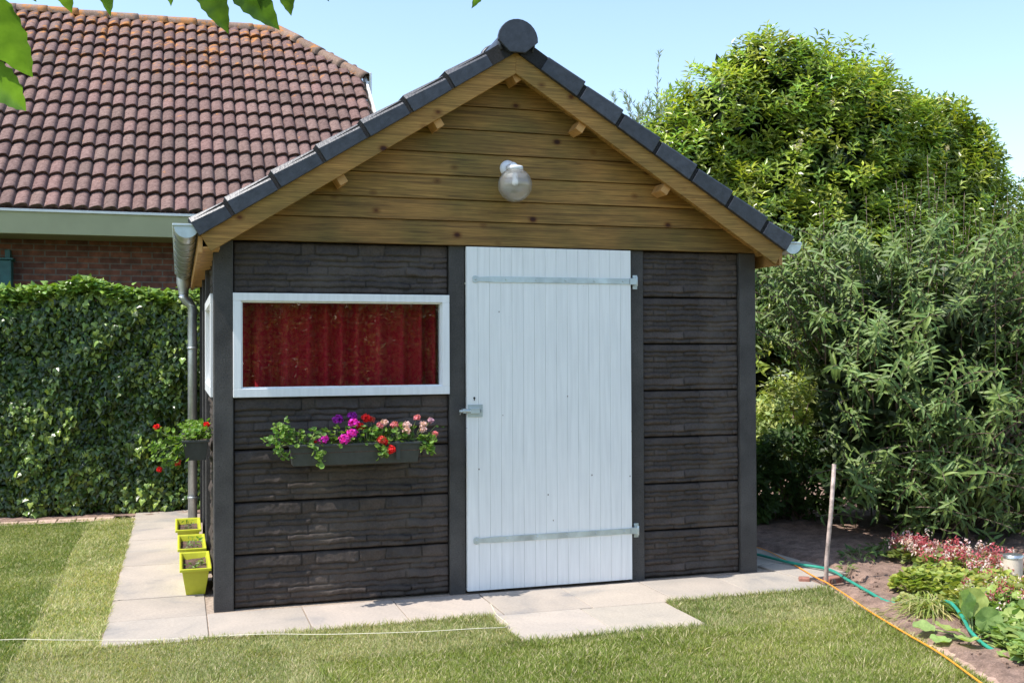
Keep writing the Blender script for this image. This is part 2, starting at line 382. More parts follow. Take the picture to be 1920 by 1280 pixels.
def rdir(n, z=0.0):
    d = rs.normal(size=(n, 3)); d[:, 2] += z; return norm(d)
def cvar(n, base, v=.2, hue=.08):
    b = np.array(base); k = 1+rs.uniform(-v, v, (n, 1)); h = rs.uniform(-hue, hue, (n, 1)); return np.clip(b*k*(1+h*np.array([1.5, .3, -1])), 0, 1)

# ================================================================== GROUND
g = MB(); g.add([(-1500, -1500, -.06), (1500, -1500, -.06), (1500, 1500, -.06), (-1500, 1500, -.06)], [(0, 1, 2, 3)])
tag(g.build('ground', MT['field']), kind='structure')
BED = [(3.62, -.60), (3.46, -1.30), (3.345, -1.90), (3.22, -2.44), (2.98, -3.6)]
def bed_x(y): # right border of lawn
    return np.interp(-np.asarray(y), [-b[1] for b in BED], [b[0] for b in BED])
lw = MB()
lw.add([(-9, -9, -.014), (2.2, -9, -.014), (2.9, -4, -.014), (3.22, -2.44, -.014), (3.46, -1.3, -.014), (3.60, -.6, -.014), (-9, -.6, -.014)], [tuple(range(7))])
lw.add([(-9, -.6, -.014), (-.56, -.6, -.014), (-.56, 3.72, -.014), (-9, 3.72, -.014)], [(0, 1, 2, 3)])
tag(lw.build('lawn', MT['turf']), kind='structure')
# soil beds (lumpy sheet)
def lump_sheet(name, x0, x1, y0, y1, step, amp, z0, mask=None):
    xs = np.arange(x0, x1+1e-6, step); ys = np.arange(y0, y1+1e-6, step); X, Y = np.meshgrid(xs, ys)
    P = np.stack([X, Y, X*0], -1); Z = z0+amp*(fbm(P, 7, 3, 4)-.35)+amp*.6*(fbm(P, 30, 5, 2)-.5)
    if mask is not None: Z = mask(X, Y, Z)
    V = np.stack([X, Y, Z], -1).reshape(-1, 3); nx = len(xs); ny = len(ys)
    i = (np.arange(ny-1)[:, None]*nx+np.arange(nx-1)[None]).ravel(); F = np.stack([i, i+1, i+nx+1, i+nx], -1)
    return V, F
def bedz(X, Y, Z):
    e = X-np.where(Y > -.6, 3.52, bed_x(Y)); k = np.clip(e/.12, 0, 1); Z = np.where(e < 0, -.035, -.02*(1-k)+(Z+.012)*k)
    return np.where((Y > -.64) & (X < 4.02) , np.minimum(Z, -.016), Z)
V, F = lump_sheet('soil', 2.8, 8.0, -4.0, 4.4, .03, .05, .0, bedz)
o = mesh_obj('garden_bed', V, F, MT['soil'], None, None, True); tag(o, kind='structure')
V, F = lump_sheet('soil_strip', -6, .2, 3.93, 4.9, .035, .03, -.005)
o = mesh_obj('hedge_bed', V, F, MT['soil'], None, None, True); tag(o, kind='structure')
# paving
pv = MB(); rr = random.Random(3)
def slab(x0, y0, x1, y1, z=0.0, rot=0):
    g_ = .003; tz = rr.uniform(-.0015, .0015); c = rr.uniform(.93, 1.06); c = (c*rr.uniform(.99, 1.02), c, c*rr.uniform(.97, 1.01))
    cx, cy = (x0+x1)/2, (y0+y1)/2; hx, hy = (x1-x0)/2-g_, (y1-y0)/2-g_
    a = R_(rot+rr.uniform(-.15, .15)); ax = [(math.cos(a), math.sin(a), 0), (-math.sin(a), math.cos(a), 0), (0, 0, 1)]
    pv.box((-hx, -hy, -.05), (hx, hy, 0), c, ax, (cx, cy, z+tz))
S = .53
for k in range(9): slab(-.57, -.60+S*k, -.57+S, -.60+S*(k+1))
for k in range(1, 8): slab(-.57+S*k, -.60, -.57+S*(k+1), -.05)
slab(1.47, -1.15, 2.0, -.604); slab(2.0, -1.15, 2.53, -.604)
slab(3.60, -.30, 4.0, .16, .004, 6)
slab(3.55, .20, 3.95, .75, -.002, 4)
tag(pv.build('path', MT['paver'], None, .003, 1), kind='structure')
sb = MB(); sb.add([(-.6, -.64, -.009), (3.6, -.64, -.009), (3.6, .3, -.009), (-.6, .3, -.009)], [(0, 1, 2, 3)])
sb.add([(-.6, .3, -.009), (0.3, .3, -.009), (0.3, 4.2, -.009), (-.6, 4.2, -.009)], [(0, 1, 2, 3)])
tag(sb.build('sand_bedding', simple('sand', (.33, .26, .2), .95, 0, 60, .3, .6, .004, usecol=False)), kind='structure')
eb = MB()
for k in range(34):
    x = -6+k*.157; y = 3.80+rr.uniform(-.008, .008)
    if x > -.72: break
    a = R_(rr.uniform(-3, 3)); c = rr.uniform(.8, 1.15)
    eb.box((-.074, -.1, -.05), (.074, .1, .004+rr.uniform(-.004, .006)), (c, c*.97, c*.95), [(math.cos(a), math.sin(a), 0), (-math.sin(a), math.cos(a), 0), (0, 0, 1)], (x, y, 0))
tag(eb.build('brick_edging', MT['blk'], None, .006, 2), kind='structure')
eb = MB()  # worn brick edging between lawn and bed
for k in range(14):
    yy = -.72-k*.205; x = float(bed_x(yy))+.05; dx = float(bed_x(yy-.1)-bed_x(yy+.1)); a = math.atan2(dx, .2); c = rr.uniform(.8, 1.1)
    eb.box((-.05, -.1, -.05), (.05, .1, .0+rr.uniform(-.006, .004)), (c, c*.9, c*.86), [(math.cos(a), math.sin(a), 0), (-math.sin(a), math.cos(a), 0), (0, 0, 1)], (x, yy, 0))
tag(eb.build('bed_edging', MT['blk'], None, .01, 2), kind='structure')

A_ = np.array
# grass ------------------------------------------------------------
def lawn_ok(x, y):
    ok = (x < bed_x(y)+.0) & (y < 3.74)
    front = (y < -.605) & ~((x > 1.463) & (x < 2.537) & (y > -1.155))
    left = (x < -.574) & (y >= -.605)
    return ok & (front | left)
def blades(n, x0, x1, y0, y1, h, wd, edge=False):
    x = rs.uniform(x0, x1, n); y = rs.uniform(y0, y1, n); P = np.stack([x, y, x*0], -1)
    ex = (fbm(P, 9, 2)-.5)*.03+rs.normal(0, .006, n)
    ok = lawn_ok(x+ex, y+ex)
    # keep what the camera can plausibly see (with a wide margin to the sides)
    d = P[:, :2]-CAM[:2]; ang = np.arctan2(d[:, 0], d[:, 1])-yaw; ok &= np.abs(ang) < R_(36)
    if edge:
        e_ = .022; ok &= ~(lawn_ok(x+e_, y) & lawn_ok(x-e_, y) & lawn_ok(x, y+e_) & lawn_ok(x, y-e_)) | ((rs.rand(n) < .5) & (fbm(P, 4.5, 41, 2) > .66))
    seam = np.abs(x-(-.935+.02*np.sin(y*2.1))) < .013; ok &= ~(seam & (y > -1.4) & (rs.rand(n) < .85))
    x, y, P = x[ok], y[ok], P[ok]; n = len(x)
    dens = fbm(P, 2.5, 1); hh = h*rs.uniform(.55, 1.3, n)*(.75+.5*dens); a = rs.uniform(0, 2*np.pi, n); w_ = wd*rs.uniform(.7, 1.3, n)
    lean = rs.normal(size=(n, 2))*.5+.25*np.stack([fbm(P, 5, 9)-.5, fbm(P, 5, 19)-.5], -1)*3
    base = np.stack([x, y, np.full(n, -.014)], -1); side = np.stack([np.cos(a), np.sin(a), a*0], -1)*w_[:, None]
    top = base+np.stack([lean[:, 0]*hh, lean[:, 1]*hh, hh], -1); mid = (base+top)/2+np.stack([-lean[:, 0]*hh*.12, -lean[:, 1]*hh*.12, hh*.1], -1)
    V = np.stack([base-side, base+side, mid+side*.8, mid-side*.8, top], 1).reshape(-1, 3)
    i = np.arange(n)[:, None]*5; F = np.concatenate([i+[0, 1, 2], i+[0, 2, 3], i+[3, 2, 4]])
    g1 = np.array([.205, .255, .075]); g2 = np.array([.35, .375, .16]); g3 = np.array([.62, .53, .34])
    patch = fbm(P, 1.6, 4, 4)[:, None]; t = rs.rand(n, 1)
    turf_light = ((x > -.95) & (y > -.62)) | ((y < -.62) & ((x < .42) | (y > -1.15)) & (x < 1.6))
    turf_bright = (y < -1.22) & (x > .42)
    k = np.clip((patch-.35)*2.2+turf_light[:, None]*.42-turf_bright[:, None]*.22-((x < -.95) & (y > -1.2))[:, None]*.25, 0, 1)
    c = g1*(1-k)+g2*k; c = np.where(t < .19+.20*k, g3*(.7+.5*rs.rand(n, 1)), c*(.7+.6*rs.rand(n, 1)))
    c = c*np.where(((x > -.95) & (x < -.5) & (y > -.62))[:, None], 1.14, 1.0)*np.where(((x < -.95) & (y > -1.2))[:, None], A_([.88, .93, .78]), 1.0)
    c = np.where(turf_bright[:, None] & (t > .3), c*np.array([1.04, 1.05, .7]), c)
    return V, F, np.repeat(c, 5, axis=0)
ga = join([blades(420000, -1.6, 3.7, -2.7, -.55, .040, .0020, True), blades(160000, -2.4, -.5, -.6, 3.75, .036, .0024, True), blades(520000, -2.0, 3.7, -2.7, -.55, .023, .0016), blades(260000, -2.6, -.5, -.6, 3.75, .024, .0022)])
tag(leafobj('grass', ga, MT['grass']), 'short mown grass of the turf lawn around the paving', 'grass', kind='stuff')

# ================================================================== SHED
H = 2.12; PH = H/7
SH = empty('garden_shed', (1.757, 1.7, 0), 'dark stone-look concrete panel shed with a wooden gable, white door and dark tiled roof', 'shed')
# moulded ledge-stone panel as a height field
def mould(W, Hh, step, seed, side=0):
    r_ = random.Random(seed); nx = int(W/step)+1; ny = int(Hh/step)+1
    U, Vv = np.meshgrid(np.linspace(0, W, nx), np.linspace(0, Hh, ny)); P = np.stack([U, Vv, U*0+seed], -1)
    wob = (fbm(P, 6, 1)-.5)*.012+(fbm(P, 15, 31)-.5)*.014+(fbm(P, 22, 2)-.5)*.008; vv = np.clip(Vv+wob, .0005, Hh-.0005); uu = U+(fbm(P, 14, 8)-.5)*.012
    D = np.zeros_like(U); rows = [0]
    while rows[-1] < Hh-.04: rows.append(rows[-1]+r_.choice([r_.uniform(.026, .038), r_.uniform(.035, .056)]))
    if Hh-rows[-1] > 0: rows[-1] = Hh
    hgt = np.zeros_like(U); ed = np.ones_like(U)*.1; tone = np.ones_like(U)
    for a, b in zip(rows[:-1], rows[1:]):
        m = (vv >= a) & (vv <= b); x = -r_.uniform(0, .2)
        while x < W:
            l = r_.choice([r_.uniform(.08, .16), r_.uniform(.16, .32), r_.uniform(.25, .5)]); q = m & (uu >= x) & (uu < x+l)
            lift = r_.choice([r_.uniform(.0, .004), r_.uniform(.0, .011)]); sl_ = r_.uniform(-.05, .05); sv = r_.uniform(-.30, .06)
            hgt[q] = lift+sl_*(uu[q]-x-l/2)+sv*(vv[q]-(a+b)/2); ed[q] = np.minimum(np.minimum(vv[q]-a, b-vv[q])*1.0, np.minimum(uu[q]-x, x+l-uu[q])*1.2)
            tone[q] = r_.uniform(.8, 1.25); x += l
    prof = np.clip(ed/.0075, 0, 1)**.6; rough = (fbm(P, 40, 3, 3)-.5)*.007+(fbm(P, 12, 6, 2)-.5)*.008
    h = (.007+hgt+rough)*prof
    em = np.minimum(np.minimum(Vv, Hh-Vv), np.minimum(U, W-U)); h = np.clip(h, -.001, .03)*np.clip(em/.006, 0, 1)
    i = (np.arange(ny-1)[:, None]*nx+np.arange(nx-1)[None]).ravel(); F = np.stack([i, i+1, i+nx+1, i+nx], -1)
    V = np.stack([U, -h, Vv], -1).reshape(-1, 3); tone = (tone*(.30+.70*prof)).reshape(-1, 1)  # grooves between stones painted darker to deepen the relief shading
    nb = len(V)  # rim going back
    loop = list(range(nx))+[j*nx+nx-1 for j in range(1, ny)]+list(range(ny*nx-2, (ny-1)*nx-1, -1))+[j*nx for j in range(ny-2, 0, -1)]
    back = V[loop]+np.array([0, .035, 0]); m_ = len(loop); idx = np.arange(m_)
    F2 = np.stack([np.array(loop)[idx], nb+idx, nb+(idx+1) % m_, np.array(loop)[(idx+1) % m_]], -1)
    return np.concatenate([V, back]), np.concatenate([F, F2]), np.concatenate([np.repeat(tone, 3, 1), np.full((m_, 3), .7)])
def panel_mesh(W, seed, step=.006):
    V, F, C = mould(W, PH-.007, step, seed); o = mesh_obj('wall_panel', V, F, MT['panel'], SH, C, True); return o
PY = .032
XL = (.110, 1.386, 1.488); XR = (2.577, 2.679, 3.376, 3.497)
first = panel_mesh(XL[1]-XL[0]-.004, 5)
locs = [0, 1, 2, 3, 6]
def place(o, x, y, z, rz=0): o.location = (x-SH.location.x, y-SH.location.y, z); o.rotation_euler = (0, 0, rz)
for i, k in enumerate(locs):
    o = first if i == 0 else first.copy()
    if i: COL.objects.link(o); o.parent = SH
    place(o, XL[0]+.002, PY, k*PH+.0035)
second = panel_mesh(XR[2]-XR[1]-.004, 9)
for k in range(7):
    o = second if k == 0 else second.copy()
    if k: COL.objects.link(o); o.parent = SH
    place(o, XR[1]+.002, PY, k*PH+.0035)
# side walls: bays
YB = [(.0, .105), (1.385, 1.49), (2.40, 2.50), (3.40, 3.50)]
side1 = panel_mesh(1.385-.105-.004, 5, .010); side2 = panel_mesh(2.40-1.49-.004, 6, .012); side3 = panel_mesh(3.40-2.50-.004, 6, .012)
def sides(o, y0, L):
    src = o; n = 0
    for k in range(7):
        for s in (0, 1):
            if s == 0 and y0 < 1 and k in (4, 5): continue
            q = src if n == 0 else src.copy()
            if n: COL.objects.link(q); q.parent = SH
            n += 1
            if s == 0: place(q, .028, y0+L+.002, k*PH+.0035, -math.pi/2)
            else: place(q, 3.497-.028, y0+.002, k*PH+.0035, math.pi/2)
sides(side1, .105, 1.276); sides(side2, 1.49, .906); sides(side3, 2.50, .896)
# posts
def post(x0, x1, y0, y1):
    m = MB(); m.box((x0, y0, -.02), (x1, y1, H-.001)); return m.build('post', MT['post'], SH, .006, 2)
post(0, .110, 0, .105); post(1.386, 1.486, 0.001, .1); post(2.579, 2.679, 0.001, .1); post(3.376, 3.497, 0, .105)
for a, b in YB[1:]:
    post(-.012, .09, a, b); post(3.407, 3.509, a, b)
m = MB(); m.box((.1, 3.42, 0), (3.4, 3.47, 3.2*.66)); m.prism([(.0, H), (3.5, H), (1.757, 3.2)], 3.42, 3.47); m.build('rear_wall', MT['panel'], SH)
m = MB(); m.box((.11, .15, -.01), (3.38, 3.4, .004)); m.build('shed_floor', MT['dark'], SH)
# inner lining keeps the inside dark
m = MB(); m.box((.11, .10, H), (3.38, 3.4, H+.02)); m.box((1.40, .10, .01), (1.42, 3.4, H-.01)); m.build('inner_lining', simple('brown_board', (.10, .05, .035), .8, 0, 12, .3, 0), SH)
# gable boards
m0 = .137*1.06
zz = [2.12, 2.268, 2.398, 2.545, 2.683, 2.830, 2.975, 3.125, 3.25]
slope = .629; AX, AZ = 1.757, 3.277
def halfw(z): return (AZ-.02-z)/slope
for k in range(8):
    z0, z1 = zz[k]+(.001 if k else 0), zz[k+1]-.006
    m = MB(); a0 = min(halfw(z0), 1.757); a1 = min(halfw(z1+.01), a0)
    b = rr.uniform(.82, 1.12); c = (b, 0, rr.random())
    # shiplap board: face leans out at the bottom
    yb, yt = -.030, -.012
    V = [(AX-a0, yb, z0), (AX+a0, yb, z0), (AX+a1, yt-.008, z1), (AX-a1, yt-.008, z1), (AX-a1, yt, z1+.006), (AX+a1, yt, z1+.006),
         (AX-a0, .02, z0), (AX+a0, .02, z0), (AX+a1, .02, z1+.006), (AX-a1, .02, z1+.006)]
    m.add(V, [(0, 1, 2, 3), (3, 2, 5, 4), (0, 6, 7, 1), (4, 5, 8, 9), (0, 3, 4, 9, 6), (1, 7, 8, 5, 2), (6, 9, 8, 7)], c)
    m.build('gable_board', MT['gable'], SH)
m = MB(); m.prism([(.0, 2.125), (3.51, 2.125), (1.757, 3.22)], .022, .05); m.build('gable_lining', MT['dark'], SH)
# roof
ct, st = math.cos(math.atan(slope)), math.sin(math.atan(slope))
RO = MB(); OVY = -.20; RBK = 3.62
for s in (-1, 1):
    ax = np.array([(s*ct, 0, -st), (0, 1, 0), (s*st, 0, ct)])  # along slope down, y, normal
    org = np.array([AX, 0, AZ])
    RO.box((.02, OVY+.035, -.06), (2.12, RBK, -.005), (1, 1, 1), ax, org)
roof = RO.build('roof', MT['barge'], SH)
for s in (-1, 1):
    ax = np.array([(s*ct, 0, -st), (0, 1, 0), (s*st, 0, ct)]); org = np.array([AX, 0, AZ])
    m = MB(); L = 2.10
    # barge board: upper edge on roof line, mitred at the ridge, square cut at the eave
    P = [(AX, AZ), (AX+s*ct*2.165, AZ-st*2.165), (AX+s*(ct*2.165-st*.109), AZ-st*2.165-ct*.109), (AX, AZ-.129)]
    if s == 1: P = P[::-1]
    m.prism(P, OVY, OVY+.028, (rr.uniform(.9, 1.05) if s < 0 else .95, 0, rr.random())); bb = m.build('barge_board', MT['barge'], SH, .002, 1)
    if s == 1: tag(bb, 'right-hand barge board of the gable')
    # verge backing strip and tiles
    m = MB(); m.box((.03, OVY-.019, -.002), (2.165, OVY+.10, .088), (1, 1, 1), ax, org); m.build('verge_strip', MT['slate_rough'], roof)
    edges = [2.176-.003]+[2.176-.2300-.298*i for i in range(7)]
    for i in range(7):
        lo, hi = edges[i], edges[i+1]+.024; hi = max(hi, .04)
        m = MB(); y0, y1 = OVY-.028, OVY+.16; t0, t1 = .110, .094; ch = .030 if s < 0 else .010
        j = rr.uniform(-.002, .002)
        # cross-section in (y,n) at lower and upper end
        sec = lambda t: [(y0, -.004), (y0, t-ch), (y0+ch*.8, t), (y1, t), (y1, t-.03), (y1, -.004)]
        V = [org+lo*ax[0]+yy*ax[1]+(nn+j)*ax[2] for yy, nn in sec(t0)]+[org+hi*ax[0]+yy*ax[1]+(nn+j)*ax[2] for yy, nn in sec(t1)]
        F = [(0, 1, 2, 3, 4, 5), (11, 10, 9, 8, 7, 6)]+[(q, 6+q, 6+(q+1) % 6, (q+1) % 6) for q in range(6)]
        if s > 0: F = [f[::-1] for f in F]
        b = rr.uniform(.85, 1.15); m.add(V, F, (b, b, b)); m.build('verge_tile', MT['slate'], roof, .003, 2)
    # field tiles
    m = MB(); ncol = 12; wv = (RBK-(OVY+.16))/ncol; K = 6
    for r0 in range(8):
        lo = 2.173-.298*r0+.0; hi = lo-.31
        if hi < .05: hi = .05
        for cidx in range(ncol):
            V = []; us = np.linspace(0, 1, K)
            for d, extra in ((lo, -.02), (lo, .03), (hi, .008)):
                for u in us: V.append(org+d*ax[0]+(OVY+.16+(cidx+u)*wv)*ax[1]+(.008+extra+.03*math.sin(math.pi*min(1, u/.8)))*ax[2])
            F = [(q*K+e, q*K+e+1, (q+1)*K+e+1, (q+1)*K+e) for q in (0, 1) for e in range(K-1)]
            m.add(V, F, (1, 1, 1), True)
    m.build('roof_tiles', MT['slate'], roof)
# ridge tiles
def ridge_piece(y0, y1, r0, r1):
    m = MB(); seg = 12; V = []
    for y, r in ((y0, r0), (y0+.03, r0+.008), (y0+.07, r0), (y1, r1)):
        for i in range(seg+1):
            th = math.pi*(-.12+1.24*i/seg); V.append((AX+r*math.cos(th), y, 3.318+r*math.sin(th)))
    F = [(q*(seg+1)+i, q*(seg+1)+i+1, (q+1)*(seg+1)+i+1, (q+1)*(seg+1)+i) for q in range(3) for i in range(seg)]
    m.add(V, F, (1, 1, 1), True); o = m.build('ridge_tile', MT['slate'], roof); md = o.modifiers.new('solid', 'SOLIDIFY'); md.thickness = .012; return o
for i in range(9): ridge_piece(OVY-.03+.41*i, OVY-.03+.41*i+.44, .100, .090)
m = MB(); P = []
for i in range(15):
    th = math.pi*(-.02+1.04*i/14); P.append((AX+.126*math.cos(th), 3.338+.126*math.sin(th)))
P += [(AX-.052, 3.262), (AX+.045, 3.262)]
m.prism(P[::-1], OVY-.052, OVY-.028); m.build('ridge_end_plate', MT['slate'], roof, .004, 2)
# purlin ends
for x in (.643, 1.216, 1.72, 2.255, 2.828):
    s = -1 if x < AX else 1; d = abs(x-AX)/ct if x != 1.72 else .06
    ax = np.array([(s*ct, 0, -st), (0, 1, 0), (s*st, 0, ct)]); m = MB()
    m.box((d-.024, OVY+.029, -.156), (d+.026, -.005, -.095), (1, 1, 1), ax, (AX, 0, AZ)); m.build('purlin_end', MT['raw'], roof)
# eave fascia + gutters
def gutter(s):
    xo = -.205 if s < 0 else 3.505+.0; 
    cx = -.148 if s < 0 else 3.66; z = 2.165; r = .062
    m = MB(); V = []; seg = 12; ys = [OVY+.01]+[OVY+.01+.42*i for i in range(1, 9)]+[3.55]
    for y in ys:
        for i in range(seg+1):
            th = math.pi+math.pi*i/seg; V.append((cx+r*math.cos(th), y, z+r*math.sin(th)))
    F = [(q*(seg+1)+i, (q+1)*(seg+1)+i, (q+1)*(seg+1)+i+1, q*(seg+1)+i+1) for q in range(len(ys)-1) for i in range(seg)]
    m.add(V, F, (1, 1, 1), True); gt = m.build('gutter', MT['zinc'], SH); md = gt.modifiers.new('solid', 'SOLIDIFY'); md.thickness = .004
    for y in ys[1:-1]:
        m = MB(); m.tube([(cx+(r+.003)*math.cos(math.pi+math.pi*i/seg), y, z+(r+.003)*math.sin(math.pi+math.pi*i/seg)) for i in range(seg+1)], .004, 6); m.build('joint_band', MT['zinc'], gt)
    m = MB(); P = [(cx+(r+.003)*math.cos(math.pi+math.pi*i/seg), z+.002+(r+.003)*math.sin(math.pi+math.pi*i/seg)) for i in range(seg+1)]
    m.prism(P, OVY+.002, OVY+.009); m.build('end_cap', MT['galv'], gt)
    m = MB(); m.tube([(cx+s*(r+.003), OVY+.01, z+.004), (cx+s*(r+.003), 3.55, z+.004)], .009, 8); m.build('outer_bead', MT['galv'], gt)
    m = MB(); m.box((cx-r-.012, OVY-.006, z+.002), (cx+r, OVY+.018, z+.016)); m.build('front_lip', MT['galv'], gt, .003, 2)
    return gt
gutter(-1); gutter(1)
m = MB(); m.box((-.085, OVY+.03, 2.03), (-.062, 3.56, 2.13)); m.build('fascia', MT['raw'], SH)
m = MB(); m.box((3.575, OVY+.03, 2.03), (3.598, 3.56, 2.13)); m.build('fascia', MT['raw'], SH)
m = MB(); m.add([(-.062, OVY+.03, 2.045), (.0, OVY+.03, 2.045), (.0, 3.5, 2.045), (-.062, 3.5, 2.045)], [(0, 3, 2, 1)]); m.box((-.06, -.17, 2.047), (.03, 3.5, 2.06)); m.build('soffit', MT['raw'], SH)
# down pipe with funnel and bend
m = MB(); cx, cy = -.148, 3.40
m.lathe((cx, cy, 2.13), [(.060, 0), (.060, -.05), (.045, -.11), (.042, -.15)]); fn = m.build('downpipe', MT['zinc'], SH)
m = MB(); m.tube([(cx, cy, 1.99), (cx, cy, 1.955), (cx+.02, cy, 1.925), (cx+.055, cy, 1.895), (cx+.072, cy, 1.865), (cx+.072, cy, 1.5), (cx+.072, cy, .0)], .040, 14); m.build('pipe', MT['zinc'], fn)
for z in (1.50, .75, .20): m = MB(); m.lathe((cx+.072, cy, z), [(.041, 0), (.046, .002), (.046, .02), (.041, .022)]); m.build('pipe_clip', MT['zinc'], fn)
for z in (1.945, 1.885): m = MB(); m.lathe((cx+(.0 if z > 1.9 else .066), cy, z), [(.041, -.004), (.046, 0), (.041, .004)], (.3, 0, .9)); m.build('seam', MT['galv'], fn)
# window
WZ0, WZ1 = 4*PH, 6*PH; WX0, WX1 = XL[0]-.004, XL[1]-.001
def framebox(name, x0, x1, z0, z1, wd, y0, y1, mat, parent, mk=lambda a, b: (a, b), wb=None, bev=.003):
    wb = wb or wd; m = MB()
    for a, b in (((x0, y0, z0), (x1, y1, z0+wb)), ((x0, y0, z1-wd), (x1, y1, z1)), ((x0, y0+.0005, z0+wb), (x0+wd, y1, z1-wd)), ((x1-wd, y0+.0005, z0+wb), (x1, y1, z1-wd))): m.box(*mk(a, b))
    return m.build(name, mat, parent, bev, 2)
WN = framebox('window', WX0+.002, WX1, WZ0+.002, WZ1-.002, .046, -.014, .07, MT['frame'], SH, wb=.050)
framebox('sash', WX0+.048, WX1-.046, WZ0+.052, WZ1-.048, .008, .004, .05, MT['frame'], WN, bev=.001)
m = MB(); m.box((WX0+.049, .036, WZ0+.053), (WX1-.047, .040, WZ1-.049)); m.build('glass', MT['glass'], WN)
for a_, b_ in (((.112, .072, WZ1-.03), (1.386, .084, H-.002)), ((.112, .072, .0), (1.386, .084, WZ0+.03)), ((2.60, .072, .0), (3.38, .084, H-.002))):
    m = MB(); m.box(a_, b_); m.build('light_blocker', MT['dark'], SH)  # unseen dark backing, added to block light and views through the panel gaps
# side window, in the left wall
m = MB(); y0, y1 = .105, 1.385
for a, b in (((-.016, y0, WZ0+.002), (.07, y1, WZ0+.062)), ((-.016, y0, WZ1-.060), (.07, y1, WZ1-.002)), ((-.0155, y0, WZ0+.062), (.07, y0+.05, WZ1-.06)), ((-.0155, y1-.05, WZ0+.062), (.07, y1, WZ1-.06))): m.box(a, b)
W2 = m.build('window', MT['frame'], SH, .003, 2)
m = MB(); m.box((.036, y0+.05, WZ0+.06), (.040, y1-.05, WZ1-.058)); m.build('glass', MT['glass'], W2)
# door
DX0, DX1 = 1.488, 2.577
DR = MB(); nb = 15; bw = (DX1-DX0)/nb
for i in range(nb):
    c = rr.uniform(.985, 1.0); x0 = DX0+i*bw; j = rr.uniform(0, .0007)
    DR.box((x0+(.0006 if i else 0), -.030-j, .012), (x0+bw-.0006, -.002, 2.112), (c, c, c))
DR.box((DX0+.01, -.008, .02), (DX1-.01, .03, 2.1), (.55, .55, .55))
door = DR.build('door', MT['door'], SH, .0007, 1)
def strap(z0, z1, name):
    m = MB(); a = np.array([1.545, -.036, z0]); b = np.array([2.566, -.036, z1]); d = (b-a)/np.linalg.norm(b-a); n_ = np.array([-d[2], 0, d[0]])
    P = [(-.02, -.012), (-.014, -.019), (0, -.022), (.012, -.018), (.02, -.013), (.10, -.018), (1.02, -.018), (1.02, .018), (.10, .018), (.02, .013), (.012, .018), (0, .022), (-.014, .019), (-.02, .012)]
    pts = [(a+d*p[0]+n_*p[1])[[0, 2]] for p in P]; m.prism(pts, -.0365, -.0312)
    for k in range(6):
        p = a+d*(.0+k*.195); m.lathe((p[0], -.0365, p[2]), [(.0075, 0), (.007, .003), (.003, .0045), (0, .0046)], (0, -1, 0), 10)
    e = b
    m.box((e[0]+.002, -.040, e[2]-.020), (e[0]+.048, -.018, e[2]+.020)); m.tube([(e[0]+.05, -.034, e[2]-.03), (e[0]+.05, -.034, e[2]+.03)], .008, 10)
    m.box((e[0]+.034, -.008, e[2]-.048), (e[0]+.066, -.002, e[2]+.042)); m.build(name, MT['galv'], door, .001, 1)
strap(1.914, 1.915, 'hinge'); strap(.318, .322, 'hinge')
m = MB(); m.box((1.492, -.036, 1.072), (1.586, -.0312, 1.148)); m.box((1.505, -.052, 1.094), (1.565, -.0365, 1.126)); m.box((1.572, -.046, 1.100), (1.580, -.0365, 1.120)); m.tube([(1.436, -.045, 1.110), (1.52, -.045, 1.110)], .008, 10); m.tube([(1.445, -.06, 1.110), (1.445, -.035, 1.098), (1.445, -.025, 1.088)], .004, 8); m.box((1.46, -.05, 1.096), (1.478, -.003, 1.124)); m.build('latch', MT['galv'], door, .001, 1)
m = MB(); m.lathe((1.534, -.0315, 1.188), [(.007, 0), (.007, .001), (.0, .0012)], (0, -1, 0), 10); m.box((1.531, -.0328, 1.172), (1.537, -.0312, 1.186)); m.build('keyhole', MT['dark'], door)

# curtain behind the window
CU = MB(); nx = 150; V = []
for j in range(2):
    for i in range(nx):
        u = i/(nx-1); x = .10+1.29*u; y = .235+.040*math.sin(u*70+1.4*math.sin(u*13))+.012*math.sin(u*31+2)+.13*math.exp(-max(0, x-.1)/.10)
        V.append((x, y, 1.14 if j == 0 else 2.02))
CU.add(V, [(i, i+1, nx+i+1, nx+i) for i in range(nx-1)], (1, 1, 1), True)
tag(CU.build('curtain', MT['curtain']), 'deep red pleated curtain hanging behind the shed window', 'curtain')

# wall lamp
LP = empty('wall_lamp', (1.757, -.03, 2.58), 'ribbed clear glass globe lamp on a white holder on the wooden gable', 'lamp')
m = MB(); m.lathe((1.757, -.024, 2.600), [(.0, .030), (.025, .030), (.044, .022), (.052, .008), (.052, 0)], (0, -1, 0), 28); m.build('wall_plate', MT['white'], LP)
m = MB(); m.tube([(1.757, -.04, 2.600), (1.757, -.09, 2.602), (1.757, -.135, 2.600), (1.757, -.155, 2.585)], [.024, .022, .024, .028], 14); m.build('arm', MT['white'], LP)
m = MB(); m.lathe((1.757, -.17, 2.568), [(0, .024), (.046, .024), (.050, .018), (.050, 0), (.036, 0)], (0, 0, 1), 28); m.build('collar', MT['white'], LP)
m = MB(); r = .098
m.lathe((1.757, -.17, 2.478), [(r*math.sin(math.pi*i/22), r*math.cos(math.pi*i/22)) for i in range(3, 23)], (0, 0, 1), 40); o = m.build('globe', MT['globe'], LP)
md = o.modifiers.new('solid', 'SOLIDIFY'); md.thickness = .006; md.offset = -1
m = MB(); m.lathe((1.757, -.17, 2.52), [(.012, .03), (.013, .0), (.02, -.02), (.018, -.035), (.008, -.045), (0, -.046)], (0, 0, 1), 18); m.build('bulb', MT['white'], LP)

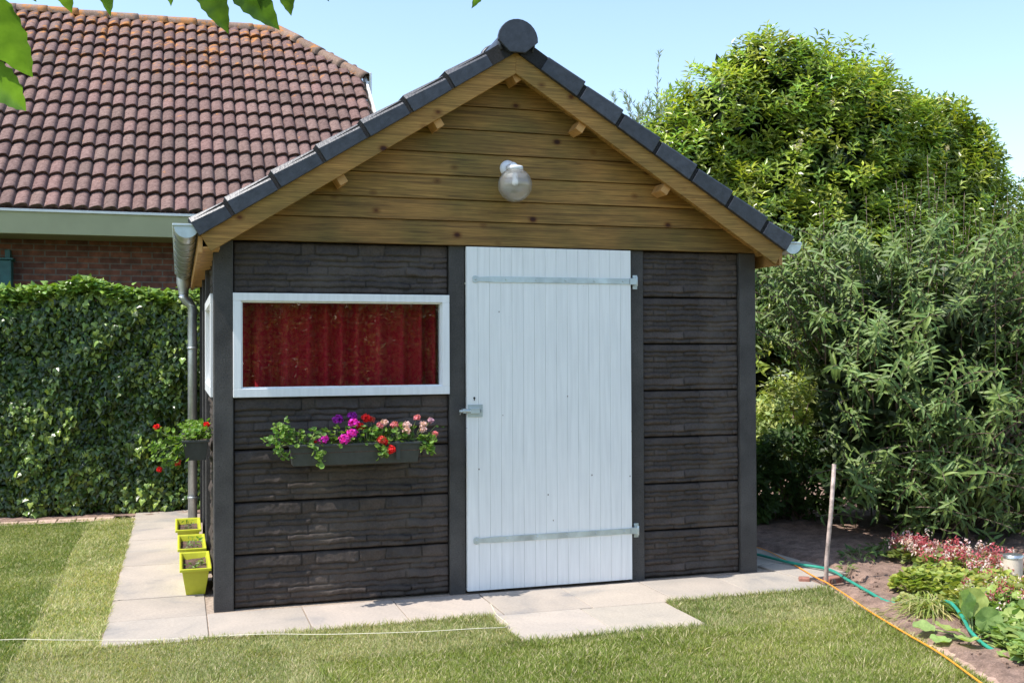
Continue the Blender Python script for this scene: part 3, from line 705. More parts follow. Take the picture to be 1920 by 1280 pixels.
# ================================================================== NEIGHBOUR HOUSE
HS = empty('house', (-1.0, 8.8, 0), 'brick house with a weathered red tiled roof and pale green eaves behind the ivy hedge', 'house')
m = MB(); X0, X1 = -9.0, 2.0; m.box((X0, 5.9, 0), (X1, 11.8, 2.78)); 
m.add([(X1, 5.9, 2.78), (X1, 11.8, 2.78), (X1, 9.8, 5.0), (X1, 7.9, 5.0)], [(0, 1, 2, 3)]); m.build('wall', MT['brick'], HS)
pit = R_(41); cp, sp = math.cos(pit), math.sin(pit); EY, EZ = 5.33, 2.90; XE = 2.15; RX = 1.13; RL = 14*.33
def tilefield(name, org, du, dv, dn, ncol, nrow, wv, hv, clip=None, mat=None, parent=None):
    """du along the eave, dv up the slope, dn normal; every pan its own patch of vertices"""
    K = 9; us = np.array([0, .15, .38, .58, .76, .87, .93, .97, 1.0]); prof = np.interp(us, [0, .15, .38, .58, .76, .87, .93, .97, 1], [.000, .012, .025, .032, .029, .012, -.010, -.014, -.006])
    V = []; F = []; C = []; n = 0; rg = random.Random(8)
    for r in range(nrow):
        for c in range(ncol):
            uc = (c+.5)*wv
            if clip and not clip(uc, (r+.5)*hv): continue
            t = rg.uniform(.78, 1.2); cc = (t*rg.uniform(.96, 1.05), t*rg.uniform(.97, 1.03), t); jz = rg.uniform(-.003, .003); jv = rg.uniform(-.006, .006)
            for (v0, ext) in ((r*hv+jv+.05, -.035), (r*hv+jv, .043), (r*hv+jv, .045), (r*hv+jv+.015, .051), ((r+1)*hv+.02, .002)):
                for k in range(K): V.append(org+du*((c+us[k])*wv)+dv*v0+dn*(prof[k]+ext+jz+.02)); C.append(cc)
            for q in (0, 2, 3):
                for k in range(K-1): F.append((n+q*K+k, n+q*K+k+1, n+(q+1)*K+k+1, n+(q+1)*K+k))
            n += 5*K
    return mesh_obj(name, np.array(V)-np.array(parent.location), F, mat, parent, np.array(C), True)
A = np.array
wv = .1395; ncol = 61
hipf = (RL-.0)
def clipf(u, v):
    x = XE-ncol*wv+u
    # above the half hip the slope narrows towards the ridge
    vh = (7.89-EY)/cp; 
    if v > vh: return x < XE-(v-vh)/(RL-vh)*(XE-RX)+.06
    return True
rf = tilefield('roof', A((XE-ncol*wv, EY, EZ)), A((1., 0, 0)), A((0, cp, sp)), A((0, -sp, cp)), ncol, 15, wv, .308, clipf, MT['tile'], HS)
RY, RZ = EY+RL*cp, EZ+RL*sp
m = MB(); B0 = XE-ncol*wv
m.add([(B0, EY, EZ), (XE, EY, EZ), (XE, 7.89, EZ+(7.89-EY)*math.tan(pit)), (RX, RY, RZ), (B0, RY, RZ)], [(0, 1, 2, 3, 4)])
yb = 2*RY-EY; yb2 = 2*RY-7.89; hz = EZ+(7.89-EY)*math.tan(pit)
m.add([(B0, yb, EZ), (XE, yb, EZ), (XE, yb2, hz), (RX, RY, RZ), (B0, RY, RZ)], [(4, 3, 2, 1, 0)])
m.add([(XE, 7.89, hz), (XE, yb2, hz), (RX, RY, RZ)], [(0, 1, 2)]); m.build('roof_deck', MT['tile'], HS)
def caps(p0, p1, n, r, parent, name):
    p0 = A(p0); p1 = A(p1); d = p1-p0; L = np.linalg.norm(d); d /= L; side = norm(np.cross(d, A((0, 0, 1.)))); up = np.cross(side, d)
    m = MB(); l = L/n; rg = random.Random(4)
    for i in range(n):
        V = []; seg = 10; k = rg.uniform(.8, 1.15); jz = rg.uniform(-.006, .006)
        for s_, rr_ in ((-.04, r), (-.04, r+.014), (.03, r+.014), (l, r)):
            for q in range(seg+1):
                th = math.pi*(-.05+1.1*q/seg); V.append(p0+d*(i*l+s_)+side*rr_*math.cos(th)+up*(rr_*math.sin(th)*.85+jz))
        m.add(V, [(a*(seg+1)+q, a*(seg+1)+q+1, (a+1)*(seg+1)+q+1, (a+1)*(seg+1)+q) for a in range(3) for q in range(seg)], (k, k, k*.97), True)
    return m.build(name, MT['ridge'], HS)
caps((RX, RY, RZ+.0), (B0, RY, RZ+.0), 20, .105, HS, 'ridge_tiles')
caps((XE+.04, 7.86, hz+.01), (RX-.02, RY, RZ+.03), 4, .10, HS, 'hip_tiles')
caps((XE+.04, yb2, hz+.01), (RX-.02, RY, RZ+.03), 4, .10, HS, 'hip_tiles')
m = MB(); m.box((-7, EY-.01, 2.672), (2.2, 5.895, 2.895)); m.build('eave_box', MT['sage'], HS, .004, 1)
m = MB(); m.box((-7, EY-.03, 2.893), (2.22, EY+.03, 2.922)); m.build('gutter_rim', MT['whitep'], HS, .004, 1)
m = MB(); m.box((2.215, EY, 0), (2.24, 8.02, .035), (1, 1, 1), None)
m = MB(); dv = A((0, cp, sp)); dn = A((0, -sp, cp))
m.box((0, -.1, -.12), (.03, 3.55, .02), (1, 1, 1), [(1, 0, 0), dv, dn], (XE+.05, EY, EZ)); m.build('verge_board', MT['whitep'], HS, .003, 1)
m = MB(); m.box((XE+.10, 7.80, hz-.60), (XE+.13, 7.86, hz+.08)); m.box((XE+.02, 7.93, hz-.12), (XE+.14, 9.7, hz-.02)); m.build('hip_gutter', MT['whitep'], HS, .003, 1)
# green wall box at the far left
BX = empty('wall_box', (-1.93, 5.82, 2.2), 'dark green metal box with a flanged cap fixed to the brick wall above the ivy', 'box')
m = MB(); m.box((-2.05, 5.74, 2.0), (-1.842, 5.899, 2.44)); m.build('body', MT['teal'], BX, .008, 2)
m = MB(); m.box((-2.07, 5.71, 2.44), (-1.822, 5.899, 2.462)); m.build('cap', MT['teal'], BX, .004, 2)
m = MB(); m.box((-1.91, 5.78, 2.463), (-1.86, 5.899, 2.55)); m.build('neck', MT['teal'], BX, .004, 2)

# ================================================================== IVY HEDGE
IV = empty('ivy_hedge', (-1.6, 4.4, 0), 'tall glossy dark green ivy hedge below the brick house', 'hedge')
m = MB(); m.box((-6, 4.42, 0), (.9, 4.50, 1.85)); m.build('support_fence', MT['dark'], IV)
m = MB()
for k in range(60):
    x = rnd.uniform(-5.5, .8); y = rnd.uniform(4.28, 4.40); p = [(x, y, 0)]
    for j in range(6): p.append((p[-1][0]+rnd.uniform(-.1, .1), y+rnd.uniform(-.05, .05), .3*(j+1)))
    m.tube(p, [.012, .011, .01, .009, .008, .006, .004], 5)
m.build('stems', MT['bark'], IV)
def ivy():
    n = 44000; x = rs.uniform(-4.0, .7, n); z = rs.uniform(.03, 2.06, n)
    bul = fbm(np.stack([x, z*0, z], -1), 2.2, 3, 3)-.5; bul2 = fbm(np.stack([x, z*0, z], -1), 7, 8, 2)-.5
    top = 2.045+.16*(fbm(np.stack([x, x*0, x*0], -1), 1.9, 5, 3)-.5)+.10*np.exp(-((x+1.0)/.22)**2)
    top = top-.0; z = z*top/2.06
    y = 4.17-.34*bul-.16*bul2+rs.uniform(-.03, .05, n)+.10*np.clip((z-1.8)/.3, 0, 1)**2
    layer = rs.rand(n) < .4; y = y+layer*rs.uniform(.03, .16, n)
    P = np.stack([x, y, z], -1)
    axis = norm(np.stack([rs.normal(0, .45, n), rs.normal(-.25, .3, n), -np.ones(n)*1.0+rs.normal(0, .35, n)], -1))
    up = norm(np.stack([rs.normal(-.1, .55, n), -np.ones(n), rs.normal(.5, .5, n)], -1))
    c = cvar(n, (.058, .10, .016), .55, .14)*np.where(layer, .5, 1.0)[:, None]; new = (rs.rand(n) < .26*(bul > .0)+.08)+(z > top-.16)*(rs.rand(n) < .6); c = np.where((new > 0)[:, None], cvar(n, (.25, .34, .06), .3, .1), c)  # inner leaves darkened as gap shade; pale ones mix new growth and sunlit patches
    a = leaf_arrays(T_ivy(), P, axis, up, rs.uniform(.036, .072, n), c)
    # top
    n2 = 9000; x = rs.uniform(-4.2, .9, n2); y = rs.uniform(4.1, 4.62, n2)
    top = 2.045+.16*(fbm(np.stack([x, x*0, x*0], -1), 1.9, 5, 3)-.5)+.10*np.exp(-((x+1.0)/.22)**2)
    z = top+rs.uniform(-.08, .035, n2); spr = rs.rand(n2) < .03; z = z+spr*rs.uniform(0, .05, n2)
    axis = norm(np.stack([rs.normal(0, .8, n2), rs.normal(-.4, .7, n2), rs.normal(-.1, .4, n2)], -1)); up = norm(np.stack([rs.normal(0, .4, n2), rs.normal(-.3, .4, n2), np.ones(n2)], -1))
    b = leaf_arrays(T_ivy(), np.stack([x, y, z], -1), axis, up, rs.uniform(.045, .08, n2), cvar(n2, (.19, .30, .045), .35, .1))
    return join([a, b])
leafobj('leaves', ivy(), MT['ivy'], IV)

# ================================================================== BIG TREE (right, behind)
def crown_tips(blobs, n, inner=.72):
    bl = np.array(blobs); vol = bl[:, 3]*bl[:, 4]*bl[:, 5]; pr = vol**.75; pr /= pr.sum(); k = rs.choice(len(bl), n, p=pr); d = rdir(n, .15)
    rad = inner+(1-inner)*rs.rand(n)**.6; P = bl[k, :3]+d*bl[k, 3:6]*rad[:, None]
    P = P+(fbm(P, 1.1, 2)[:, None]-.5)*d*.6+(fbm(P, 2.6, 12, 2)[:, None]-.5)*d*.45
    # drop those deep inside another blob
    ins = np.zeros(n, bool)
    for b in bl: ins |= (((P-b[:3])/b[3:6])**2).sum(1) < (inner*.82)**2
    nrm = norm(d/bl[k, 3:6]); return P[~ins], nrm[~ins]
def rosettes(P, nrm, per, L, T, size, colf, upb=.6, spread=1.0):
    n = len(P); ax = norm(nrm*.8+A((0, 0, upb))+rs.normal(0, .35, (n, 3))); out = []
    e1 = norm(np.cross(ax, A((.13, .31, .9)))); e2 = np.cross(ax, e1); base = colf(P, n)
    for j in range(per):
        th = j*2.4+rs.uniform(-.3, .3, n)+P[:, 0]*9; t = (j+.5)/per; rad = np.cos(th)[:, None]*e1+np.sin(th)[:, None]*e2
        pos = P+ax*(t-1)*L; a = norm(rad*spread+ax*(.15+.75*t)+A((0, 0, -.12))); up = norm(ax*1.0-rad*.3+rs.normal(0, .12, (n, 3)))
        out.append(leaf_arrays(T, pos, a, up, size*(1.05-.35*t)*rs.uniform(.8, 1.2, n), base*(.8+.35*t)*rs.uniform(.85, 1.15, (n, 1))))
    return join(out)
TR = empty('laurel_tree', (7.9, 5.6, 0), 'large rounded evergreen tree with glossy bright leaves and pale flower spikes behind the shed', 'tree')
blobs = [(7.6, 5.6, 3.7, 1.8, 1.6, 1.55), (6.5, 5.4, 2.9, 1.25, 1.2, 1.2), (8.9, 5.8, 3.3, 1.6, 1.5, 1.5), (7.0, 5.3, 4.45, 1.0, 1.0, .85), (8.2, 5.3, 4.2, .9, .9, .72), (9.2, 5.6, 3.9, 1.0, 1, .9),
         (10.0, 5.7, 2.7, 1.3, 1.3, 1.4), (7.8, 4.9, 2.3, 1.7, 1.2, 1.5), (6.0, 5.5, 2.4, 1.0, 1.0, 1.2), (6.3, 5.2, 1.4, 1.1, 1.1, 1.1), (9.4, 5.2, 1.6, 1.6, 1.2, 1.3), (5.75, 5.3, 3.1, .75, .7, .65), (5.75, 5.4, 3.60, .8, .8, .62), (5.45, 5.4, 3.0, .7, .7, .75), (6.35, 5.3, 4.30, .85, .8, .65), (6.95, 5.3, 4.93, .75, .7, .5), (7.8, 5.3, 4.62, .8, .7, .45), (9.6, 5.4, 4.0, .7, .7, .5), (5.55, 5.4, 3.85, .6, .6, .5), (5.3, 5.4, 2.2, .7, .7, .9), (9.1, 5.4, 4.3, .7, .7, .45)]
P, nr = crown_tips(blobs, 13500)
def tcol(P, n):
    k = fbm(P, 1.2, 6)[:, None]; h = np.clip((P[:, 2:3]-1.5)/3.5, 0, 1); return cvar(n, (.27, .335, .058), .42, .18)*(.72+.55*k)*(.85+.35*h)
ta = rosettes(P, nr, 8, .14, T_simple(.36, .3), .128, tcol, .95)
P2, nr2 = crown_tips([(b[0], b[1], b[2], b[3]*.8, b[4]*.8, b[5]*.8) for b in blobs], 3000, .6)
ta = join([ta, rosettes(P2, nr2, 6, .16, T_simple(.4, .3), .15, lambda P, n: cvar(n, (.05, .08, .015), .3), .5), rosettes(*crown_tips([(b[0], b[1]+.3, b[2]-.1, b[3]*.75, b[4]*.6, b[5]*.75) for b in blobs], 3800, .3), 6, .2, T_simple(.6, .1), .26, lambda P, n: cvar(n, (.035, .06, .012), .3), .3)])  # added core leaves, coloured much darker to imitate shade inside the crown
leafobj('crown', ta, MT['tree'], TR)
m = MB()
m.tube([(7.9, 5.6, -.05), (7.85, 5.6, .8), (7.8, 5.65, 1.6), (7.7, 5.6, 2.6), (7.6, 5.6, 3.6), (7.5, 5.5, 4.4)], [.17, .14, .12, .09, .06, .02], 10)
for b in blobs: 
    s = A((7.8, 5.6, .9+rnd.random())); e = A(b[:3]); md_ = (s+e)/2+A((0, 0, -.15)); m.tube([s, md_, e], [.075, .045, .012], 7)
m.build('trunk', MT['bark'], TR)
# pale flower spikes
m = []; sel = rs.choice(len(P), 70, replace=False); cen = A([(8.0, 4.2, 4.6), (7.6, 4.2, 4.3), (7.2, 4.2, 4.7), (9.2, 4.6, 4.0), (7.9, 4.0, 3.6), (6.8, 4.2, 4.1)])
for q in sel:
    if P[q][1] > 5.6: continue
    if np.min(np.linalg.norm(cen[:, [0, 2]]-P[q][[0, 2]], axis=1)) > .55 and rnd.random() < .7: continue
    d = norm(nr[q]+A((-.3, -.2, .1))+rs.normal(0, .3, 3)); t = rs.rand(60)*.17; p = P[q]+nr[q]*.05+d*t[:, None]+rs.normal(0, .010, (60, 3))
    m.append(leaf_arrays(T_simple(.9, .2), p, rdir(60), rdir(60), .018, cvar(60, (.60, .53, .42), .1)))
leafobj('flower_spikes', join(m), MT['petal'], TR)

# thin willow-like tree peeping out behind
WI = empty('willow_sapling', (6.6, 7.6, 0), 'thin grey-green willow with wispy shoots peeping over the right roof slope', 'tree')
out = []; m = MB(); m.tube([(6.6, 7.6, 0), (6.65, 7.6, 2), (6.6, 7.6, 3.6)], [.05, .04, .02], 7)
for k in range(120):
    b = A((6.3+rnd.uniform(-.5, .9), 7.6+rnd.uniform(-.5, .3), 3.95+rnd.uniform(-.2, .5))); ln = rnd.uniform(.5, 1.15); d = norm(A((rnd.uniform(-.45, .45), rnd.uniform(-.2, .2), 1.)))
    if rnd.random() < .25: ln *= 1.25
    t = np.linspace(0, 1, 6); sag = A((rnd.uniform(-.2, .2), 0, -.1)); pts = b+d*ln*t[:, None]+sag*(t**2)[:, None]; m.tube(pts, np.linspace(.006, .002, 6), 4); m.tube([A((6.6, 7.6, 2.6)), b-A((0, 0, .15)), b], [.015, .01, .006], 4)
    n = int(ln*55); tt = rs.rand(n); p = b+d*ln*tt[:, None]+sag*(tt**2)[:, None]; a = norm(rdir(n)*.7+d*.9); out.append(leaf_arrays(T_simple(.2, .2), p, a, rdir(n, .5), rs.uniform(.06, .11, n), cvar(n, (.27, .34, .20), .2)))
leafobj('crown', join(out), MT['bud'], WI); m.build('trunk', MT['stem'], WI)

# yellow-green bush just behind the shed corner
def bush(name, cx, cy, rx, ry, hz_, n, size, colr, mat, label, cat, T, upb=.6, per=6, zmin=0.0):
    e = empty(name, (cx, cy, 0), label, cat); P, nr = crown_tips([(cx, cy, hz_*.52, rx, ry, hz_*.5), (cx+rx*.4, cy-.1, hz_*.4, rx*.7, ry*.8, hz_*.4), (cx-rx*.4, cy, hz_*.38, rx*.7, ry*.8, hz_*.38)], n, .6); P[:, 2] = np.maximum(P[:, 2], .06); kz = P[:, 2] > zmin+rs.uniform(-.12, .12, len(P)); P, nr = P[kz], nr[kz]
    leafobj('foliage', rosettes(P, nr, per, .08, T, size, lambda P, n: cvar(n, colr, .28, .1), upb), mat, e)
    m = MB()
    for k in range(14): q = P[rnd.randrange(len(P))]; m.tube([(cx+rnd.uniform(-.08, .08), cy+rnd.uniform(-.08, .08), -.02), (cx+(q[0]-cx)*.4, cy+(q[1]-cy)*.4, q[2]*.55), q], [.014, .009, .003], 5)
    m.build('stems', MT['stem'], e); return e
bush('golden_shrub', 5.0, 2.05, .60, .45, 1.30, 900, .075, (.42, .48, .18), MT['soft'], 'low golden leaved shrub beside the shed\'s right corner post', 'shrub', T_simple(.55, .2), zmin=.62)
bush('shade_leaves', 4.85, 1.75, .55, .40, .95, 620, .09, (.07, .12, .03), MT['soft'], 'dark leaf mass standing in for shade below the golden shrub by the shed corner', 'shrub', T_simple(.5, .2))  # added dark leaves, their colour paints the shade under the golden shrub

# ================================================================== BUDDLEIA (right foreground)
BD = empty('butterfly_bush', (5.5, 1.05, 0), 'large grey-green shrub of upright stems with drooping paired leaves right of the shed', 'shrub')
TL = T_lance(.33, .70, .35); out = []; m = MB()
def shoot(b, d, ln, droop, lsz, n0=0.15, c=(.125, .19, .046)):
    if b[0]-.58*b[1] < 4.32 and b[2] < 1.3: return
    out_ = out
    k = 8; t = np.linspace(0, 1, k); bend = A((d[0]*.25, d[1]*.25, -droop)); pts = b+d*ln*t[:, None]+bend*(ln*t[:, None]**2)
    m.tube(pts, np.linspace(.0055, .0016, k), 5)
    n = max(3, int(ln*(1-n0)/.044)); tt = n0+(1-n0)*(np.arange(n)+rs.uniform(0, .4, n))/n; P = b+d*ln*tt[:, None]+bend*(ln*tt[:, None]**2)
    tg = norm(d+2*bend*tt[:, None]); e1 = norm(np.cross(tg, A((.2, .4, .85)))); e2 = np.cross(tg, e1); ph = rs.uniform(0, 3.14)
    for s_ in (0, math.pi):
        th = ph+s_+np.arange(n)*1.5708+rs.normal(0, .25, n); rad = np.cos(th)[:, None]*e1+np.sin(th)[:, None]*e2
        a = norm(rad+tg*(.22+.6*tt[:, None]**3)+A((0, 0, .02))+rs.normal(0, .16, (n, 3))); up = norm(tg+A((0, 0, .5))+rs.normal(0, .2, (n, 3)))
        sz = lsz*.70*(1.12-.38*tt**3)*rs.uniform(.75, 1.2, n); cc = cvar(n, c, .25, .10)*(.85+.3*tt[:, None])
        out_.append(leaf_arrays(TL, P, a, up, sz, cc))
# upright leaders
for k in range(110):
    a = rnd.uniform(0, 6.28); r = math.sqrt(rnd.random()); x = 5.75+1.65*r*math.cos(a); y = 1.15+1.15*r*math.sin(a); hb = rnd.uniform(.7, 1.5)
    hh = 2.92-.12*abs(x-5.8)-.25*max(0, abs(y-1.1)-.4)-.35*max(0, 4.9-x)+rnd.uniform(-.5, .14); d = norm(A((rnd.uniform(-.12, .12)+(x-5.6)*.05, rnd.uniform(-.1, .1)+(y-1.1)*.05, 1.)))
    shoot(A((x, y, hb)), d, max(.5, hh-hb), .02, .125)
    if x-.58*y < 4.6: continue
    m.tube([A((5.6+(x-5.6)*.3, 1.1+(y-1.1)*.3, 0)), A(((x+5.6)/2, (y+1.1)/2, hb*.45)), A((x, y, hb))], [.022, .016, .009], 6)
# side shoots arching outwards over the whole shell
for k in range(680):
    a = rnd.uniform(0, 6.28); zz_ = rnd.uniform(.12, 2.3); q = math.sqrt(max(.05, 1-((zz_-1.1)/1.85)**2)); r = q*rnd.uniform(.5, .98)
    if math.sin(a) > .5 and rnd.random() < .6: a = -a
    x = 5.75+1.70*r*math.cos(a); y = 1.15+1.25*r*math.sin(a); 
    if x < 4.25 and y > -.05 and zz_ < .75: continue
    d = norm(A((math.cos(a)*.8+rnd.uniform(-.4, .4), math.sin(a)*.8+rnd.uniform(-.4, .4), rnd.uniform(.35, 1.3))))
    shoot(A((x, y, zz_)), d, rnd.uniform(.3, .6), rnd.uniform(.1, .45), rnd.uniform(.095, .135), .08)
for k in range(230):   # skirt of low shoots
    a = rnd.uniform(3.0, 6.5); zz_ = rnd.uniform(.06, .75); r = rnd.uniform(.35, .92); x = 5.75+1.55*r*math.cos(a); y = 1.15+1.15*r*math.sin(a)
    if x < 4.3 or y < -.12: continue
    shoot(A((x, y, zz_)), norm(A((rnd.uniform(-.7, .7), rnd.uniform(-1., .1), rnd.uniform(.1, .8)))), rnd.uniform(.3, .5), .3, .11, .05)
for k in range(260):   # inner filling, leaves coloured darker for shade inside the bush
    a = rnd.uniform(0, 6.28); zz_ = rnd.uniform(.1, 1.9); r = rnd.uniform(.2, .75); x = 5.75+1.5*r*math.cos(a); y = 1.2+1.05*r*math.sin(a)
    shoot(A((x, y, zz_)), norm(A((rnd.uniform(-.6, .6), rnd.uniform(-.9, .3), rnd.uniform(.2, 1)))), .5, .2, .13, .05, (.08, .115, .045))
for k in range(30): shoot(A((rnd.uniform(4.25, 4.8), rnd.uniform(.7, 1.3), rnd.uniform(1.35, 2.0))), norm(A((rnd.uniform(-.8, .1), rnd.uniform(-.5, .2), rnd.uniform(.3, 1.)))), rnd.uniform(.35, .6), .25, .11)
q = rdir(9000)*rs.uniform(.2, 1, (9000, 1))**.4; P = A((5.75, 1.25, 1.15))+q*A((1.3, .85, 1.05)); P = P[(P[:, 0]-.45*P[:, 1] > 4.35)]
out.append(leaf_arrays(T_lance(.5), P, rdir(len(P)), rdir(len(P), .5), .15, cvar(len(P), (.06, .09, .03), .3)))  # added inner leaf mass, shadow of the interior put into its dark colour
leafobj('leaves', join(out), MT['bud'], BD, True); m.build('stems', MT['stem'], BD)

# ================================================================== PLANT BED (bottom right)
def groundplant(name, spots, n, size, colr, label, T, h=.14, flowers=None, cat='plant', r=.2):
    n = int(n*1.5); size = size*.8; colr = tuple(c*.88 for c in colr)
    cx, cy = spots[0][0], spots[0][1]; e = empty(name, (cx, cy, 0), label, cat); outl = []; st_ = MB()
    for (x, y, rr_) in spots:
        a = rs.uniform(0, 6.28, n); q = np.sqrt(rs.rand(n))*rr_; z = .02+h*rs.uniform(.35, 1.0, n)*(1-.6*(q/rr_)**2); P = np.stack([x+q*np.cos(a), y+q*np.sin(a), z], -1)
        ax = norm(np.stack([np.cos(a), np.sin(a), rs.uniform(-.2, .5, n)], -1)+rs.normal(0, .3, (n, 3))); up = norm(A((0, 0, 1.))+rs.normal(0, .35, (n, 3)))
        outl.append(leaf_arrays(T, P, ax, up, size*rs.uniform(.6, 1.25, n), cvar(n, colr, .3, .12)))
        for k in range(0, n, 9): st_.tube([(x+rnd.uniform(-.02, .02), y+rnd.uniform(-.02, .02), -.01), (P[k]+A((x, y, .0)))/2, P[k]], [.003, .002, .0015], 4)
    leafobj('leaves', join(outl), MT['soft'], e); st_.build('stems', MT['gstem'], e)
    if flowers:
        fo = []; fs = MB(); nf, fh, cols, fsz = flowers
        for (x, y, rr_) in spots:
            for k in range(nf):
                a = rnd.uniform(0, 6.28); q = math.sqrt(rnd.random())*rr_; b = A((x+q*math.cos(a), y+q*math.sin(a), h*.6)); tp = b+A((rnd.uniform(-.03, .03), rnd.uniform(-.03, .03), fh*rnd.uniform(.4, 1.)))
                fs.tube([b, (b+tp)/2, tp], .0014, 4, (1.6, .5, .6)); c = cols[rnd.randrange(len(cols))]; nn = 14
                p = tp+rs.normal(0, .016, (nn, 3)); leafobj('flower_head', leaf_arrays(T_simple(.5, .3), p, rdir(nn, -.3), rdir(nn), fsz*rs.uniform(.7, 1.2, nn), cvar(nn, c, .25)), MT['petal'], e)
        fs.build('flower_stalks', MT['stem'], e)
    return e
lime = (.36, .42, .10); pinks = [(.55, .13, .17), (.42, .08, .10), (.78, .55, .58), (.50, .17, .18), (.80, .65, .62)]
groundplant('flowering_perennial', [(4.72, -.28, .20), (4.58, -.14, .12)], 110, .055, (.20, .24, .07), 'pink and red flowered perennial at the back of the bed, nearest the bare soil', T_round(5), .12, (24, .13, pinks, .024))
groundplant('flowering_perennial', [(4.80, -.62, .20), (4.55, -.52, .16)], 110, .055, (.24, .30, .08), 'pink and red flowered perennial in the middle of the back row of the bed', T_round(5), .12, (26, .13, pinks, .024))
groundplant('flowering_perennial', [(4.62, -.95, .16), (4.84, -1.0, .14)], 100, .055, (.24, .28, .08), 'pink and red flowered perennial growing round the cream garden light', T_round(5), .10, (24, .12, pinks, .024))
groundplant('foliage_plant', [(4.28, -.84, .2), (4.12, -1.05, .17), (4.02, -.92, .12), (4.45, -1.1, .15)], 230, .05, lime, 'lime green leafy cushion behind the striped grass clump', T_round(5), .14)
groundplant('foliage_plant', [(4.25, -1.28, .2), (4.02, -1.45, .18), (4.42, -1.42, .17), (4.2, -1.5, .15)], 230, .055, (.33, .36, .09), 'yellow-green leafy cushion with scattered red flowers in mid bed', T_round(5), .15, (5, .09, pinks, .022))
groundplant('foliage_plant', [(4.2, -1.72, .2), (3.98, -1.95, .18), (4.0, -1.68, .15), (4.15, -2.05, .15)], 210, .06, (.28, .38, .09), 'bright green leafy plant with dark red flowers at the right edge of the photo', T_round(5), .17, (9, .10, [(.42, .06, .09), (.5, .13, .16), (.7, .5, .52)], .020))
groundplant('foliage_plant', [(3.72, -2.15, .14), (3.86, -2.32, .15), (3.62, -2.32, .10)], 120, .08, (.26, .36, .10), 'toothed pale green foliage at the bottom right corner of the bed', T_ivy(), .13)
groundplant('foliage_plant', [(3.86, -1.72, .12), (3.80, -1.95, .14), (3.92, -1.55, .1)], 120, .06, (.24, .36, .09), 'fresh green leaves just right of the broad cupped leaves', T_round(5), .12, (2, .08, pinks, .02))
groundplant('foliage_plant', [(3.78, -1.16, .055)], 26, .05, (.40, .44, .16), 'small rosette of yellowish leaves on the hose left of the grass clump', T_round(5), .05)
# grass clump
GC = empty('grass_clump', (3.80, -1.36, 0), 'striped yellow-green ornamental grass clump arching over the bed edge', 'grass clump')
n = 620; a = rs.uniform(0, 6.28, n); ln = rs.uniform(.16, .36, n); el = rs.uniform(.2, 1.3, n); b = np.stack([3.80+rs.normal(0, .035, n), -1.34+rs.normal(0, .035, n), np.zeros(n)], -1)
dx = np.stack([np.cos(a)*np.cos(el), np.sin(a)*np.cos(el), np.sin(el)], -1); V = []; kk = 6; sd = np.stack([-np.sin(a), np.cos(a), a*0], -1)*.0042
for j in range(kk):
    t = j/(kk-1); p = b+dx*(ln*t)[:, None]+A((0, 0, -1.))*(ln*.75*t*t)[:, None]+np.stack([np.cos(a), np.sin(a), a*0], -1)*(ln*.25*t*t)[:, None]; p[:, 2] = np.maximum(p[:, 2], .006); wd = (1-t)**.5
    V.append(p-sd*wd); V.append(p+sd*wd)
V = np.stack(V, 1).reshape(-1, 3); i = np.arange(n)[:, None]*2*kk; F = np.concatenate([np.concatenate([i+[2*j, 2*j+1, 2*j+3], i+[2*j, 2*j+3, 2*j+2]]) for j in range(kk-1)])
cc = np.where(rs.rand(n, 1) < .45, cvar(n, (.50, .46, .22), .2), cvar(n, (.26, .32, .08), .3)); leafobj('blades', (V, F, np.repeat(cc, 2*kk, 0)), MT['soft'], GC)
# broad leaved plant
BL = empty('broad_leaf_plant', (3.62, -1.86, 0), 'plant with a few large upright cupped green leaves beside the hose', 'plant')
T_big = (lambda: (lambda pts: (np.array([(0, .5, -.10)]+pts), np.array([(0, 1+(i+1) % len(pts), 1+i) for i in range(len(pts))])))([(.5*math.sin(2*math.pi*i/18)*(1+.06*math.sin(i*2.6)), .5-.5*math.cos(2*math.pi*i/18), .06*math.sin(i*1.7)+.10*abs(math.sin(2*math.pi*i/18))) for i in range(18)]))()
lv = [((3.66, -1.80, .10), (-.15, .05, 1), (.3, -.8, .3), .17), ((3.70, -1.78, .10), (.2, .1, 1), (-.3, -.7, .4), .17), ((3.66, -1.93, .06), (.1, -.1, 1), (-.5, -.8, .3), .15), ((3.78, -1.93, .08), (.7, -.1, .7), (-.5, -.5, .8), .13),
      ((3.55, -1.82, .06), (-.7, -.3, .15), (-.1, -.2, 1), .14), ((3.50, -1.75, .04), (-.5, .4, .1), (-.1, -.2, 1), .13), ((3.52, -1.95, .05), (-.5, -.6, .1), (-.1, -.2, 1), .14), ((3.60, -2.06, .04), (.2, -.9, .1), (0, -.2, 1), .14), ((3.47, -1.88, .03), (-.8, -.1, .0), (-.1, -.1, 1), .12),
      ((3.58, -2.16, .03), (-.6, -.7, .0), (-.1, -.1, 1), .12)]
pa = []; m = MB()
for p, a_, u_, s_ in lv:
    pa.append(leaf_arrays(T_big, A([p]), A([a_], ) .astype(float), A([u_]).astype(float), s_*.86, cvar(1, (.36, .46, .15), .12))); m.tube([(3.62, -1.88, -.01), (A((3.62, -1.88, 0))+A(p))/2+A((0, 0, .01)), p], .005, 6)
leafobj('leaves', join(pa), MT['soft'], BL, True); m.build('stems', MT['gstem'], BL)
# cut weeds on soil
groundplant('weed', [(3.98, -.30, .05)], 16, .05, (.20, .28, .07), 'small green weed on the bare soil just right of the hose', T_simple(.4), .07)
groundplant('weed', [(4.32, .02, .14), (4.6, .1, .12)], 50, .07, (.09, .15, .04), 'dark creeping weeds in the shade under the large shrub', T_simple(.5), .10)
